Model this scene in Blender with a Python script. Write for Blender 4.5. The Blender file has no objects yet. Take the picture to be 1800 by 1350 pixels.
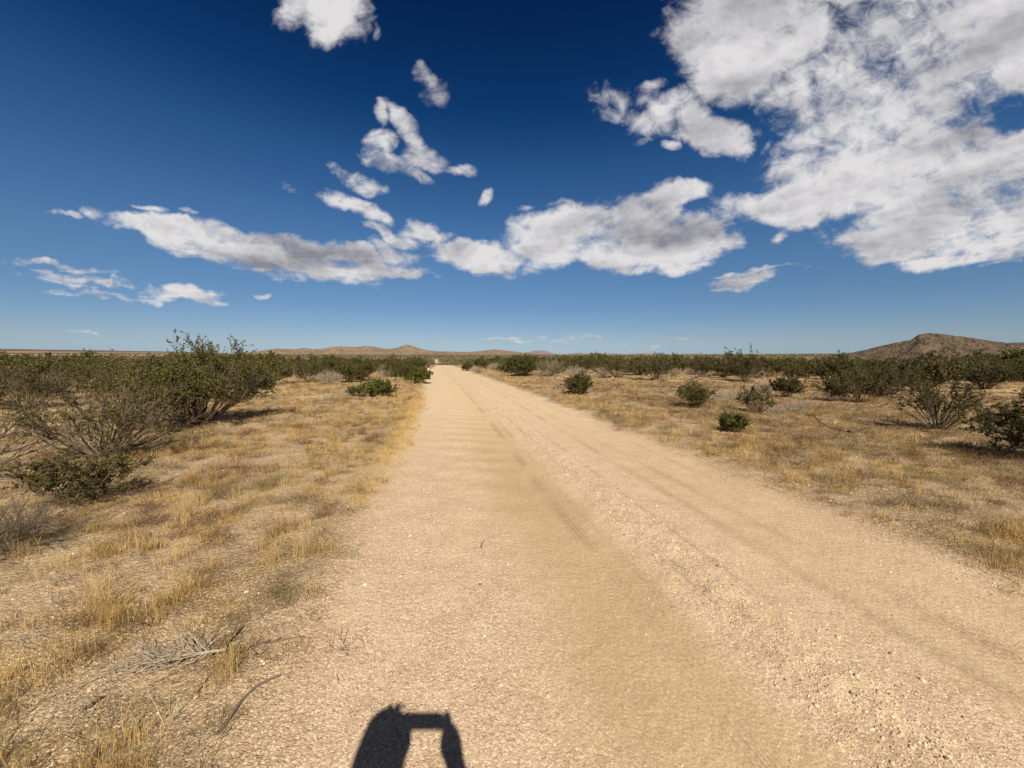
import bpy, math, random
import numpy as np
from mathutils import Vector

# ------------------------------------------------------------------ camera, sky, sun, exposure
scene = bpy.context.scene
COL = scene.collection
CAM_H = 1.6
PITCH = math.radians(4.0)
FPX = 676.0                      # focal length in pixels of the 1800 wide photograph
SUN_AZ = 13.2                    # degrees right of the direction opposite to the view
SUN_EL = 44.25

cam_data = bpy.data.cameras.new('camera')
cam = bpy.data.objects.new('camera', cam_data)
COL.objects.link(cam)
cam.location = (0, 0, CAM_H)
cam.rotation_euler = (math.radians(90) - PITCH, 0, 0)
cam_data.sensor_width = 36
cam_data.lens = 36 * FPX / 1800
cam_data.clip_start = 0.03
cam_data.clip_end = 60000
scene.camera = cam

scene.view_settings.view_transform = 'Standard'
scene.view_settings.look = 'None'
scene.view_settings.gamma = 1
scene.view_settings.use_curve_mapping = False
scene.view_settings.exposure = 0.5
scene.cycles.max_bounces = 5
scene.cycles.diffuse_bounces = 3
scene.cycles.transparent_max_bounces = 8

sun_data = bpy.data.lights.new('sun', 'SUN')
sun_data.energy = 4.9
sun_data.angle = math.radians(0.53)
sun_data.color = (1.0, 0.905, 0.74)
sun = bpy.data.objects.new('sun', sun_data)
COL.objects.link(sun)
el, az = math.radians(SUN_EL), math.radians(SUN_AZ)
to_sun = Vector((math.sin(az) * math.cos(el), -math.cos(az) * math.cos(el), math.sin(el)))
sun.rotation_euler = to_sun.to_track_quat('Z', 'Y').to_euler()
sun.location = to_sun * 50


class NT:
    """small node tree writer"""
    def __init__(self, tree):
        self.t = tree
        self.n = tree.nodes
        self.l = tree.links

    def node(self, kind, **props):
        nd = self.n.new(kind)
        for k, v in props.items():
            setattr(nd, k, v)
        return nd

    def put(self, sock, val):
        if isinstance(val, bpy.types.NodeSocket):
            self.l.new(val, sock)
        elif val is not None:
            if isinstance(val, (tuple, list)) and sock.type == 'RGBA' and len(val) == 3:
                val = (*val, 1)
            sock.default_value = val

    def math(self, op, a, b=None, c=None, clamp=False):
        nd = self.node('ShaderNodeMath', operation=op, use_clamp=clamp)
        self.put(nd.inputs[0], a)
        if b is not None: self.put(nd.inputs[1], b)
        if c is not None: self.put(nd.inputs[2], c)
        return nd.outputs[0]

    def vmath(self, op, a, b=None, c=None, scale=None):
        nd = self.node('ShaderNodeVectorMath', operation=op)
        self.put(nd.inputs[0], a)
        if b is not None: self.put(nd.inputs[1], b)
        if c is not None: self.put(nd.inputs[2], c)
        if scale is not None: self.put(nd.inputs['Scale'], scale)
        return nd.outputs['Value'] if op in ('LENGTH', 'DOT_PRODUCT', 'DISTANCE') else nd.outputs['Vector']

    def noise(self, vec, scale, detail=3, rough=0.5, lac=2.0, dist=0.0):
        nd = self.node('ShaderNodeTexNoise')
        self.put(nd.inputs['Vector'], vec)
        nd.inputs['Scale'].default_value = scale
        nd.inputs['Detail'].default_value = detail
        nd.inputs['Roughness'].default_value = rough
        nd.inputs['Lacunarity'].default_value = lac
        nd.inputs['Distortion'].default_value = dist
        return nd.outputs['Fac']

    def smooth(self, x, lo, hi, a=0.0, b=1.0):
        nd = self.node('ShaderNodeMapRange', interpolation_type='SMOOTHSTEP')
        self.put(nd.inputs['Value'], x)
        for k, v in (('From Min', lo), ('From Max', hi), ('To Min', a), ('To Max', b)):
            self.put(nd.inputs[k], v)
        return nd.outputs['Result']

    def lin(self, x, lo, hi, a=0.0, b=1.0):
        nd = self.node('ShaderNodeMapRange', interpolation_type='LINEAR')
        self.put(nd.inputs['Value'], x)
        for k, v in (('From Min', lo), ('From Max', hi), ('To Min', a), ('To Max', b)):
            self.put(nd.inputs[k], v)
        return nd.outputs['Result']

    def mix(self, f, a, b, mode='MIX'):
        nd = self.node('ShaderNodeMix', data_type='RGBA', blend_type=mode)
        nd.clamp_factor = True
        self.put(nd.inputs['Factor'], f)
        self.put(nd.inputs[6], a)
        self.put(nd.inputs[7], b)
        return nd.outputs[2]

    def attr(self, name, what='Fac'):
        nd = self.node('ShaderNodeAttribute', attribute_name=name)
        return nd.outputs[what]


def px_ray(px, py):
    x = (px - 900) / FPX
    u = (675 - py) / FPX
    return x, math.cos(PITCH) + u * math.sin(PITCH), u * math.cos(PITCH) - math.sin(PITCH)


# ---- clouds: a density field over the sky's directions, shaded towards the sun
CLOUDS = [  # cx, cy, rx, ry, angle (clockwise, degrees), weight
    (590, 12, 60, 62, 0, .75), (524, 10, 30, 38, 20, .6), (578, 58, 36, 28, 0, .7),
    (661, 52, 6, 11, 0, .4), (743, 132, 16, 9, 30, .4), (768, 156, 16, 12, 0, .25),
    (668, 195, 9, 19, -15, .6), (712, 222, 42, 12, 52, .7), (674, 243, 22, 13, -10, .8),
    (748, 272, 34, 17, 15, .75), (690, 286, 40, 15, 20, .62), (740, 306, 24, 8, 25, .7), (655, 282, 14, 9, 0, .5),
    (811, 293, 22, 9, 0, .6), (854, 341, 13, 8, -40, .7), (640, 320, 42, 12, 22, .6),
    (615, 357, 55, 18, 22, .9), (662, 382, 28, 10, 25, .8), (685, 412, 40, 9, 22, .8),
    (748, 407, 32, 15, 5, .9), (700, 448, 40, 13, 20, .7),
    (290, 400, 110, 20, 8, 1.1), (400, 428, 140, 32, 10, 1.2), (545, 460, 150, 32, 6, 1.2), (660, 474, 100, 11, 4, .8),
    (168, 373, 22, 7, 22, .5), (122, 377, 22, 4, 4, .35), (250, 365, 22, 4, 5, .35), (332, 376, 14, 3, 8, .3),
    (100, 471, 80, 5, 9, .55), (160, 496, 75, 8, 6, .55), (165, 517, 40, 4, 6, .35),
    (322, 520, 66, 13, 4, 1.1),
    (842, 450, 100, 26, 4, 1.2), (955, 415, 75, 40, 0, 1.1), (1060, 408, 130, 52, -6, 1.3), (1200, 342, 48, 20, -8, 1.1),
    (1150, 372, 60, 42, -20, 1.2), (1215, 420, 84, 40, -4, 1.2), (1110, 452, 110, 24, 0, 1.1), (925, 395, 42, 26, 0, .8),
    (928, 358, 14, 7, 0, .4), (1310, 490, 56, 11, -10, 1.0), (1345, 472, 58, 4, -6, .55), (1375, 405, 20, 7, -50, .35),
    (1330, 60, 150, 88, 0, 1.2), (1230, 70, 60, 62, 0, 1.0), (1300, 120, 90, 50, 0, 1.1), (1262, 238, 68, 34, 15, 1.0),
    (1222, 198, 28, 22, 0, .9), (1085, 187, 32, 22, 10, .45), (1145, 208, 38, 22, -30, .5), (1140, 156, 22, 11, -20, .4),
    (1130, 246, 18, 8, 0, .5), (1353, 264, 14, 8, -30, .5), (1180, 172, 22, 12, 0, .35), (1180, 255, 12, 8, 0, .5),
    (1500, 190, 150, 95, 10, 1.2), (1640, 110, 210, 110, 20, 1.0), (1760, 60, 120, 110, 0, 1.2),
    (1430, 355, 160, 36, -6, 1.2), (1590, 300, 240, 95, 0, 1.4), (1660, 420, 185, 50, -2, 1.3),
    (1770, 130, 90, 60, 10, 1.0), (1790, 262, 90, 30, -10, .9), (1480, 250, 120, 50, 0, 1.2),
    (900, 601, 60, 2.5, 0, .16), (960, 598, 16, 2, 0, .25), (1060, 603, 50, 2.5, 3, .16), (1205, 600, 12, 2, 0, .25), (160, 584, 20, 3, 0, .2), (466, 521, 10, 3, 0, .4),
    (505, 328, 14, 6, 30, .3), (990, 362, 14, 6, 0, .3), (1800, 360, 110, 70, 0, 1.0), (2000, 250, 180, 220, 0, 1.0), (1560, -60, 420, 70, 0, 1.0),
]
HOLES = [(1655, 85, 60, 30, 5, .45), (1545, 100, 70, 30, 35, .38), (1700, 150, 50, 24, 0, .25), (1775, 192, 120, 40, 0, .6),
         (1750, 320, 90, 26, -15, .45), (1478, 40, 40, 40, 0, .42), (1600, 20, 90, 24, 0, .3), (1420, 230, 70, 20, 20, .22),
         (1010, 462, 26, 12, 0, .4), (1560, 235, 60, 16, 25, .22), (1510, 45, 34, 60, 20, .42), (1445, 150, 26, 40, 30, .35), (1610, 150, 40, 14, 20, .35), (1695, 330, 60, 18, -12, .35),
         (1415, 265, 60, 14, 10, .35), (1690, 255, 50, 12, 10, .3), (1380, 190, 30, 16, 0, .3)]

world = bpy.data.worlds.new('World')
scene.world = world
world.use_nodes = True
world.cycles.sampling_method = 'MANUAL'
world.cycles.sample_map_resolution = 256
wt = NT(world.node_tree)
wt.n.clear()

def cloud_coords(g, D):
    sep = g.node('ShaderNodeSeparateXYZ')
    g.put(sep.inputs[0], D)
    dx, dy, dz = sep.outputs
    safey = g.math('MAXIMUM', dy, 0.05)
    tx, tz = g.math('DIVIDE', dx, safey), g.math('DIVIDE', dz, safey)
    cmb = g.node('ShaderNodeCombineXYZ')
    g.put(cmb.inputs[0], tx); g.put(cmb.inputs[1], tz); cmb.inputs[2].default_value = 1.0
    zz = g.math('MAXIMUM', g.math('ADD', dz, 0.07), 0.03)
    cp = g.node('ShaderNodeCombineXYZ')
    g.put(cp.inputs[0], g.math('DIVIDE', dx, zz)); g.put(cp.inputs[1], g.math('DIVIDE', dy, zz))
    cq = g.node('ShaderNodeCombineXYZ')
    qd = g.math('ADD', tz, 0.28)
    g.put(cq.inputs[0], g.math('DIVIDE', tx, qd)); g.put(cq.inputs[1], g.math('MULTIPLY', g.math('DIVIDE', tz, qd), 2.6))
    return dy, cmb.outputs[0], cp.outputs[0], cq.outputs[0]


def field(g, T, items, last=None):
    acc = None
    for cx, cy, rx, ry, ang, w in items:
        x, y, z = px_ray(cx, cy)
        if rx * ry < 900:
            rx, ry, w = rx * 1.12, ry * 1.12, w * .68
        x, z, rx, ry = x / y, z / y, rx / FPX / y * 1.08, ry / FPX / y * 1.08
        c, s_ = math.cos(math.radians(-ang)), math.sin(math.radians(-ang))
        A = (c / rx, s_ / rx, -(x * c + z * s_) / rx)
        B = (-s_ / ry, c / ry, (x * s_ - z * c) / ry)
        src = T if last is None else g.vmath('MULTIPLY_ADD', last, (1e-7, 1e-7, 1e-7), T)   # keeps the shader's stack short
        u = g.vmath('DOT_PRODUCT', src, A)
        v = g.vmath('DOT_PRODUCT', src, B)
        r2 = g.math('MULTIPLY_ADD', v, v, g.math('MULTIPLY', u, u))
        f = g.math('MULTIPLY_ADD', r2, -.62 * w, .62 * w)
        acc = f if acc is None else g.math('SMOOTH_MAX', acc, f, 0.10)
        last = acc
    return acc


def noise_group():
    grp = bpy.data.node_groups.new('cloud_noise', 'ShaderNodeTree')
    grp.interface.new_socket('Dir', in_out='INPUT', socket_type='NodeSocketVector')
    grp.interface.new_socket('Noise', in_out='OUTPUT', socket_type='NodeSocketFloat')
    g = NT(grp)
    gi, go = g.node('NodeGroupInput'), g.node('NodeGroupOutput')
    dy, T, P, Q = cloud_coords(g, gi.outputs[0])
    n1 = g.noise(P, 2.2, 6, 0.52, 2.2, 0.5)
    n2 = g.noise(Q, 4.6, 6, 0.54, 2.2, 0.4)
    n3 = g.noise(g.vmath('MULTIPLY', T, (1, 1.25, 1)), 20.0, 7, 0.63, 2.2, 0.6)
    nn = g.math('ADD', g.math('MULTIPLY', n1, 0.38), g.math('MULTIPLY_ADD', n2, 0.32, g.math('MULTIPLY', n3, 0.30)))
    g.put(go.inputs[0], g.math('MULTIPLY', g.math('SUBTRACT', nn, 0.50), 6.6))
    return grp


NOISE_GRP = noise_group()

tc = wt.node('ShaderNodeTexCoord')
D0 = tc.outputs['Generated']


def noise_at(vec):
    nd = wt.node('ShaderNodeGroup')
    nd.node_tree = NOISE_GRP
    wt.put(nd.inputs[0], vec)
    return nd.outputs[0]


sky = wt.node('ShaderNodeTexSky', sky_type='NISHITA')
sky.sun_disc = False
sky.sun_elevation = el
sky.sun_rotation = math.pi - az        # rotation 0 is +Y, turning towards +X
sky.altitude = 900
sky.air_density = 1.0
sky.dust_density = 0.35
sky.ozone_density = 1.6
dsep = wt.node('ShaderNodeSeparateXYZ')
wt.put(dsep.inputs[0], D0)
ramp = wt.node('ShaderNodeValToRGB')
SKYMUL = [(0.008, (.286, .38, .58)), (.041, (.33, .375, .485)), (.127, (.278, .37, .473)), (.22, (.28, .405, .51)), (.311, (.225, .385, .522)),
          (.424, (.124, .306, .47)), (.517, (.035, .186, .36)), (.644, (.016, .10, .245)), (1.0, (.05, .13, .26))]
cr = ramp.color_ramp
while len(cr.elements) < len(SKYMUL):
    cr.elements.new(.5)
for e_, (p_, c_) in zip(cr.elements, SKYMUL):
    e_.position = p_
for e_, (p_, c_) in zip(cr.elements, SKYMUL):
    e_.color = (*c_, 1)
wt.put(ramp.inputs[0], dsep.outputs[2])
mulc = wt.mix(wt.smooth(dsep.outputs[1], .25, -.35), ramp.outputs[0], (.24, .20, .17))
skc = wt.mix(1.0, sky.outputs[0], mulc, 'MULTIPLY')

dy_, T_, P_, Q_ = cloud_coords(wt, D0)
wn = wt.node('ShaderNodeTexNoise')
wt.put(wn.inputs['Vector'], T_)
wn.inputs['Scale'].default_value = 9
wn.inputs['Detail'].default_value = 3
Tw = wt.vmath('ADD', T_, wt.vmath('MULTIPLY', wt.vmath('SUBTRACT', wn.outputs['Color'], (.5, .5, .5)), (.085, .085, 0)))
m_ = field(wt, Tw, CLOUDS)
h_ = wt.math('MAXIMUM', field(wt, Tw, HOLES, m_), 0.0)
D1 = wt.vmath('MULTIPLY_ADD', h_, (1e-7, 1e-7, 1e-7), D0)
nz0 = noise_at(D1)
nz1 = noise_at(wt.vmath('ADD', wt.vmath('MULTIPLY_ADD', nz0, (1e-7, 1e-7, 1e-7), D1), (0.008, -0.005, 0.018)))
mask = wt.math('MULTIPLY_ADD', wt.math('MINIMUM', m_, 0.46), 2.3, -0.20)
mask = wt.math('MULTIPLY_ADD', h_, -2.0, mask)
front = wt.math('GREATER_THAN', dy_, 0.05)
d0 = wt.math('MULTIPLY_ADD', wt.math('ADD', mask, nz0), front, wt.math('MULTIPLY_ADD', front, 1.0, -1.0))
alpha = wt.smooth(d0, -0.48, 0.88)
thick = wt.smooth(d0, 0.5, 1.7)
rel = wt.math('SUBTRACT', nz0, nz1)
fine = wt.noise(wt.vmath('MULTIPLY', D0, (1, 1, 2.8)), 5, 4, 0.5)
li = wt.math('MULTIPLY_ADD', rel, 0.36, 0.72)
li = wt.math('MULTIPLY_ADD', thick, -0.30, li)
li = wt.math('MULTIPLY_ADD', wt.math('SUBTRACT', fine, 0.5), 2.9, li, clamp=True)
ccol = wt.mix(li, (1.8, 1.8, 2.1), (5.25, 5.15, 5.2))
final = wt.mix(alpha, skc, ccol)
bg = wt.node('ShaderNodeBackground')
wt.put(bg.inputs['Color'], final)
bg.inputs['Strength'].default_value = 0.10
wo = wt.node('ShaderNodeOutputWorld')
wt.l.new(bg.outputs[0], wo.inputs['Surface'])

# ------------------------------------------------------------------ number helpers
rng = np.random.default_rng(7)
_perm = np.random.default_rng(99).permutation(4096).astype(np.int64)
_ang = np.random.default_rng(98).random(4096) * 2 * np.pi
_gx, _gy = np.cos(_ang), np.sin(_ang)


def perlin(x, y, seed=0):
    x = np.asarray(x, float) + seed * 17.31
    y = np.asarray(y, float) - seed * 9.77
    xi, yi = np.floor(x).astype(np.int64), np.floor(y).astype(np.int64)
    xf, yf = x - xi, y - yi
    u, v = xf * xf * xf * (xf * (xf * 6 - 15) + 10), yf * yf * yf * (yf * (yf * 6 - 15) + 10)

    def gr(ix, iy, fx, fy):
        k = _perm[(_perm[ix & 4095] + iy) & 4095]
        return _gx[k] * fx + _gy[k] * fy
    a = gr(xi, yi, xf, yf); b = gr(xi + 1, yi, xf - 1, yf)
    c = gr(xi, yi + 1, xf, yf - 1); d = gr(xi + 1, yi + 1, xf - 1, yf - 1)
    return (a + (b - a) * u) * (1 - v) + (c + (d - c) * u) * v


def fbm(x, y, octs=4, seed=0, gain=.5):
    s, a = 0, 1
    for o in range(octs):
        s = s + a * perlin(x * 2 ** o, y * 2 ** o, seed + o * 3)
        a *= gain
    return s


def sstep(x, lo, hi):
    t = np.clip((np.asarray(x, float) - lo) / (hi - lo), 0, 1)
    return t * t * (3 - 2 * t)


def road_s(x, y):
    """sideways distance from the road's middle"""
    c = 1.7 - .2 * y + .10 * np.sin(y / 9.0) * sstep(y, 3, 14) * (1 - sstep(y, 70, 90))
    return (x - c) * (1 + .55 * sstep(y, 42, 74) * (1 - sstep(y, 100, 140)))


def height(x, y):
    x = np.asarray(x, float); y = np.asarray(y, float)
    d = np.hypot(x, y)
    s = road_s(x, y)
    a = np.abs(s)
    base = np.interp(d, [0, 78, 110, 200, 400, 600, 1000, 2500, 4000, 13000], [0, 0, -.9, -4.2, -5.4, -4.0, 1.2, 17, 30, 70])
    off = sstep(a, 2.1, 3.4)
    near = .10 * fbm(x * .33, y * .33, 4, 1) + .035 * fbm(x * 1.7, y * 1.7, 3, 5)
    roll = .55 * fbm(x / 26, y / 26, 3, 9) * sstep(d, 8, 45)
    z = base + off * near + roll * sstep(a, 2, 12) * .9 + off * .02
    z = z + .045 * np.exp(-((s + 2.55) / .3) ** 2) + .05 * np.exp(-((s - 2.7) / .45) ** 2) * (.6 + fbm(x * .8, y * .8, 2, 3))
    rd = 1 - off
    z = z + rd * (.040 * np.exp(-((s - .24) / .22) ** 2) - .02 * np.exp(-((s + .7) / .5) ** 2) - .02 * np.exp(-((s - 1.4) / .5) ** 2))
    z = z + rd * .012 * fbm(x * .9, y * .9, 3, 12)
    z = z + rd * .009 * np.sin((y + .2 * x) * 2 * np.pi / .62 + 2 * perlin(x * .7, y * .7, 4)) * np.exp(-((s + 1.1) / .55) ** 2) * sstep(d, 3, 5)
    z = z + rd * .016 * fbm(x * 9, y * 5, 3, 21) * np.exp(-((s - .24) / .3) ** 2)
    return z


def H1(x, y):
    return float(height(np.array([x]), np.array([y]))[0])


def ground_at(px, py, it=6):
    """the place on the ground seen in the photograph at px, py"""
    x, y, z = px_ray(px, py)
    t = CAM_H / -z
    for _ in range(it):
        t = (CAM_H - H1(x * t, y * t)) / -z
    return x * t, y * t


def link(name, me, mat=None, parent=None):
    o = bpy.data.objects.new(name, me)
    COL.objects.link(o)
    if mat is not None and not me.materials:
        me.materials.append(mat)
    if parent is not None:
        o.parent = parent
    return o


def mesh_np(name, verts, faces, smooth=False, attrs=None):
    """faces: integer array n x k, or a list of such arrays"""
    me = bpy.data.meshes.new(name)
    if not isinstance(faces, list):
        faces = [faces]
    verts = np.asarray(verts, np.float32)
    me.vertices.add(len(verts))
    me.vertices.foreach_set('co', verts.ravel())
    idx = np.concatenate([f.ravel() for f in faces]).astype(np.int32)
    tot = np.concatenate([np.full(len(f), f.shape[1]) for f in faces]).astype(np.int32)
    me.loops.add(len(idx))
    me.loops.foreach_set('vertex_index', idx)
    me.polygons.add(len(tot))
    start = np.concatenate([[0], np.cumsum(tot)[:-1]]).astype(np.int32)
    me.polygons.foreach_set('loop_start', start)
    if smooth:
        me.polygons.foreach_set('use_smooth', np.ones(len(tot), bool))
    me.update(calc_edges=True)
    for k, v in (attrs or {}).items():
        v = np.asarray(v, np.float32)
        if v.ndim == 1:
            a = me.attributes.new(k, 'FLOAT', 'POINT')
            a.data.foreach_set('value', v)
        else:
            a = me.attributes.new(k, 'FLOAT_COLOR', 'POINT')
            a.data.foreach_set('color', np.concatenate([v, np.ones((len(v), 1), np.float32)], 1).ravel())
    return me


def tag(o, label=None, cat=None, group=None, kind=None):
    if label: o['label'] = label
    if cat: o['category'] = cat
    if group: o['group'] = group
    if kind: o['kind'] = kind
    return o


def empty(name, loc):
    o = bpy.data.objects.new(name, None)
    o.empty_display_size = .2
    COL.objects.link(o)
    o.location = loc
    return o


# ------------------------------------------------------------------ materials
def new_mat(name):
    m = bpy.data.materials.new(name)
    m.use_nodes = True
    t = NT(m.node_tree)
    b = t.n['Principled BSDF']
    b.inputs['Roughness'].default_value = .9
    b.inputs['Specular IOR Level'].default_value = .15
    return m, t, b


def flat_mat(name, col, rough=.8, var=.25, scale=20, spec=.2, bump=.002):
    m, t, b = new_mat(name)
    tc = t.node('ShaderNodeTexCoord').outputs['Object']
    n = t.noise(tc, scale, 4, .6)
    c = t.mix(n, tuple(v * (1 - var) for v in col), tuple(v * (1 + var) for v in col))
    t.put(b.inputs['Base Color'], c)
    b.inputs['Roughness'].default_value = rough
    b.inputs['Specular IOR Level'].default_value = spec
    bp = t.node('ShaderNodeBump')
    bp.inputs['Distance'].default_value = bump
    t.put(bp.inputs['Height'], n)
    t.put(b.inputs['Normal'], bp.outputs[0])
    return m


def ground_material():
    m, t, b = new_mat('desert_ground')
    pos = t.node('ShaderNodeTexCoord').outputs['Object']
    s = t.attr('s'); along = t.attr('along')
    road = t.attr('road'); litter = t.attr('litter'); mat_ = t.attr('straw'); far = t.attr('far'); band = t.attr('band')
    grit = t.attr('grit')
    big = t.noise(pos, .55, 4, .6)
    mid = t.noise(pos, 3.2, 5, .62)
    sm = t.noise(pos, 26, 4, .65)
    gr = t.noise(pos, 250, 2, .6)
    vor = t.node('ShaderNodeTexVoronoi')
    t.put(vor.inputs['Vector'], pos)
    vor.inputs['Scale'].default_value = 125
    vsep = t.node('ShaderNodeSeparateColor')
    t.put(vsep.inputs[0], vor.outputs['Color'])
    # base colours: pinkish grit, olive tan fines, off-road soil
    c_grit = t.mix(t.smooth(mid, .3, .7), (.445, .315, .213), (.525, .39, .275))
    c_fine = t.mix(t.smooth(mid, .3, .7), (.45, .322, .195), (.51, .375, .235))
    c_fine = t.mix(t.math('MULTIPLY', t.attr('packed'), t.smooth(t.math('ADD', t.math('MULTIPLY', mid, .6), t.math('MULTIPLY', sm, .4)), .30, .62, .35, .85)), c_fine, (.372, .262, .153))
    c_soil = t.mix(t.smooth(t.math('ADD', t.math('MULTIPLY', big, .5), t.math('MULTIPLY', sm, .5)), .38, .62), (.32, .215, .122), (.46, .342, .215))
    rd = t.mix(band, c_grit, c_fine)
    rd = t.mix(t.smooth(along, 4, 13, 0, .5), rd, (.60, .475, .32))  # brighter light of the middle distance painted into the road colour
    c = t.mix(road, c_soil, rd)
    lit = t.math('MULTIPLY', litter, t.smooth(t.math('ADD', t.math('MULTIPLY', sm, .6), t.math('MULTIPLY', mid, .4)), .36, .60))
    c = t.mix(lit, c, t.mix(t.smooth(big, .38, .6), (.105, .066, .034), (.22, .14, .068)))
    st = t.math('MULTIPLY', mat_, t.smooth(sm, .35, .6))
    c = t.mix(st, c, (.46, .30, .10))
    # single grains: bright quartz and dark specks
    gv = t.math('MULTIPLY_ADD', grit, .75, .25)
    bright = t.math('MULTIPLY', t.math('GREATER_THAN', vsep.outputs[0], .80), gv)
    dark = t.math('MULTIPLY', t.math('LESS_THAN', vsep.outputs[0], .14), gv)
    near = t.math('SUBTRACT', 1.0, far)
    c = t.mix(t.math('MULTIPLY', t.math('MULTIPLY', bright, near), .5), c, (.78, .66, .48))
    c = t.mix(t.math('MULTIPLY', t.math('MULTIPLY', dark, near), .5), c, (.20, .13, .09))
    g2 = t.math('MULTIPLY_ADD', gr, .45, .76)
    g2c = t.node('ShaderNodeCombineColor')
    for i in range(3): t.put(g2c.inputs[i], g2)
    c = t.mix(near, c, t.mix(1.0, c, g2c.outputs[0], 'MULTIPLY'))
    # the far plain: brownish soil between scrub
    fn = t.noise(pos, .035, 5, .7)
    fs = t.noise(pos, .25, 3, .7)
    cf = t.mix(t.smooth(fn, .35, .65), (.27, .19, .12), (.36, .26, .18))
    cf = t.mix(t.smooth(fs, .42, .56), cf, (.10, .085, .045))
    cf = t.mix(t.attr('pale'), cf, (.60, .47, .35))
    c = t.mix(t.math('MULTIPLY', far, t.math('SUBTRACT', 1.0, road)), c, cf)
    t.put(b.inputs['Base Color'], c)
    b.inputs['Roughness'].default_value = .95
    b.inputs['Specular IOR Level'].default_value = .1
    # relief
    b1 = t.node('ShaderNodeBump'); b1.inputs['Distance'].default_value = .075
    t.put(b1.inputs['Height'], t.math('MULTIPLY', t.math('ADD', mid, t.math('MULTIPLY', sm, .35)), t.math('MULTIPLY_ADD', road, -.72, 1.0)))
    b1.inputs['Strength'].default_value = .9
    # tyre tracks pressed into the fines: several ribs each
    tr = None
    for (c0, w, f, amp) in ((-.40, .085, 150, 1.2), (-.20, .05, 130, 1.1), (.10, .04, 120, 1.3), (.46, .05, 120, 1.2), (1.02, .10, 130, 1.2), (1.42, .09, 150, .9), (1.95, .07, 130, 1.0)):
        wob = t.math('MULTIPLY', t.math('SUBTRACT', t.noise(pos, .35, 2), .5), .12)
        x = t.math('ADD', t.math('SUBTRACT', s, c0), wob)
        env = t.math('EXPONENT', t.math('MULTIPLY', t.math('POWER', t.math('DIVIDE', x, w), 2.0), -1.0))
        v = t.math('MULTIPLY', t.math('MULTIPLY', t.math('SINE', t.math('MULTIPLY', x, f)), env), amp)
        tr = v if tr is None else t.math('ADD', tr, v)
    fade = t.smooth(t.noise(pos, .8, 4), .36, .58)
    b2 = t.node('ShaderNodeBump'); b2.inputs['Distance'].default_value = .0062
    t.put(b2.inputs['Height'], t.math('MULTIPLY', t.math('MULTIPLY', tr, fade), road))
    t.put(b2.inputs['Normal'], b1.outputs[0])
    # washboard ripples, grains
    rip = t.noise(t.vmath('MULTIPLY', pos, (1.0, 1.5, 1)), 9, 4, .6)
    b3 = t.node('ShaderNodeBump'); b3.inputs['Distance'].default_value = .012
    t.put(b3.inputs['Height'], t.math('ADD', rip, t.math('MULTIPLY', sm, .9)))
    t.put(b3.inputs['Strength'], t.math('MULTIPLY_ADD', t.math('MULTIPLY_ADD', band, .14, .14), t.math('MULTIPLY', road, -1.0), .45))
    t.put(b3.inputs['Normal'], b2.outputs[0])
    b4 = t.node('ShaderNodeBump'); b4.inputs['Distance'].default_value = .0032
    gh = t.math('MULTIPLY', t.math('SUBTRACT', 1.0, t.math('MULTIPLY', vor.outputs['Distance'], 1.2)), gv)
    t.put(b4.inputs['Height'], t.math('ADD', t.math('MULTIPLY', gh, .9), t.math('MULTIPLY', gr, .8)))
    t.put(b4.inputs['Strength'], t.math('MULTIPLY', near, t.math('MULTIPLY_ADD', road, -.25, .9)))
    t.put(b4.inputs['Normal'], b3.outputs[0])
    t.put(b.inputs['Normal'], b4.outputs[0])
    return m


def foliage_material(name, attr='tint', trans=.25, rough=.6, spec=.2):
    m, t, b = new_mat(name)
    c = t.attr(attr, 'Color')
    oi = t.node('ShaderNodeObjectInfo')
    hs = t.node('ShaderNodeHueSaturation')
    t.put(hs.inputs['Hue'], t.lin(oi.outputs['Random'], 0, 1, .485, .512))
    t.put(hs.inputs['Value'], t.lin(oi.outputs['Random'], 0, 1, .82, 1.2))
    t.put(hs.inputs['Color'], c)
    t.put(b.inputs['Base Color'], hs.outputs[0])
    b.inputs['Roughness'].default_value = rough
    b.inputs['Specular IOR Level'].default_value = spec
    tr = t.node('ShaderNodeBsdfTranslucent')
    t.put(tr.inputs['Color'], hs.outputs[0])
    mx = t.node('ShaderNodeMixShader')
    mx.inputs[0].default_value = trans
    t.l.new(b.outputs[0], mx.inputs[1])
    t.l.new(tr.outputs[0], mx.inputs[2])
    t.l.new(mx.outputs[0], t.n['Material Output'].inputs['Surface'])
    return m


M_GROUND = ground_material()
M_GRASS = foliage_material('dry_grass', trans=.3, rough=.7)
M_LEAF = foliage_material('creosote_leaves', trans=.10, rough=.55, spec=.3)
M_BARK = flat_mat('grey_bark', (.165, .130, .095), .9, .4, 14)
M_DARKBARK = flat_mat('dark_bark', (.10, .078, .06), .9, .35, 14)
M_DEAD = flat_mat('bleached_twigs', (.37, .31, .245), .9, .3, 25)
M_STONE = foliage_material('small_stones', trans=0.0, rough=.85)

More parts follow.
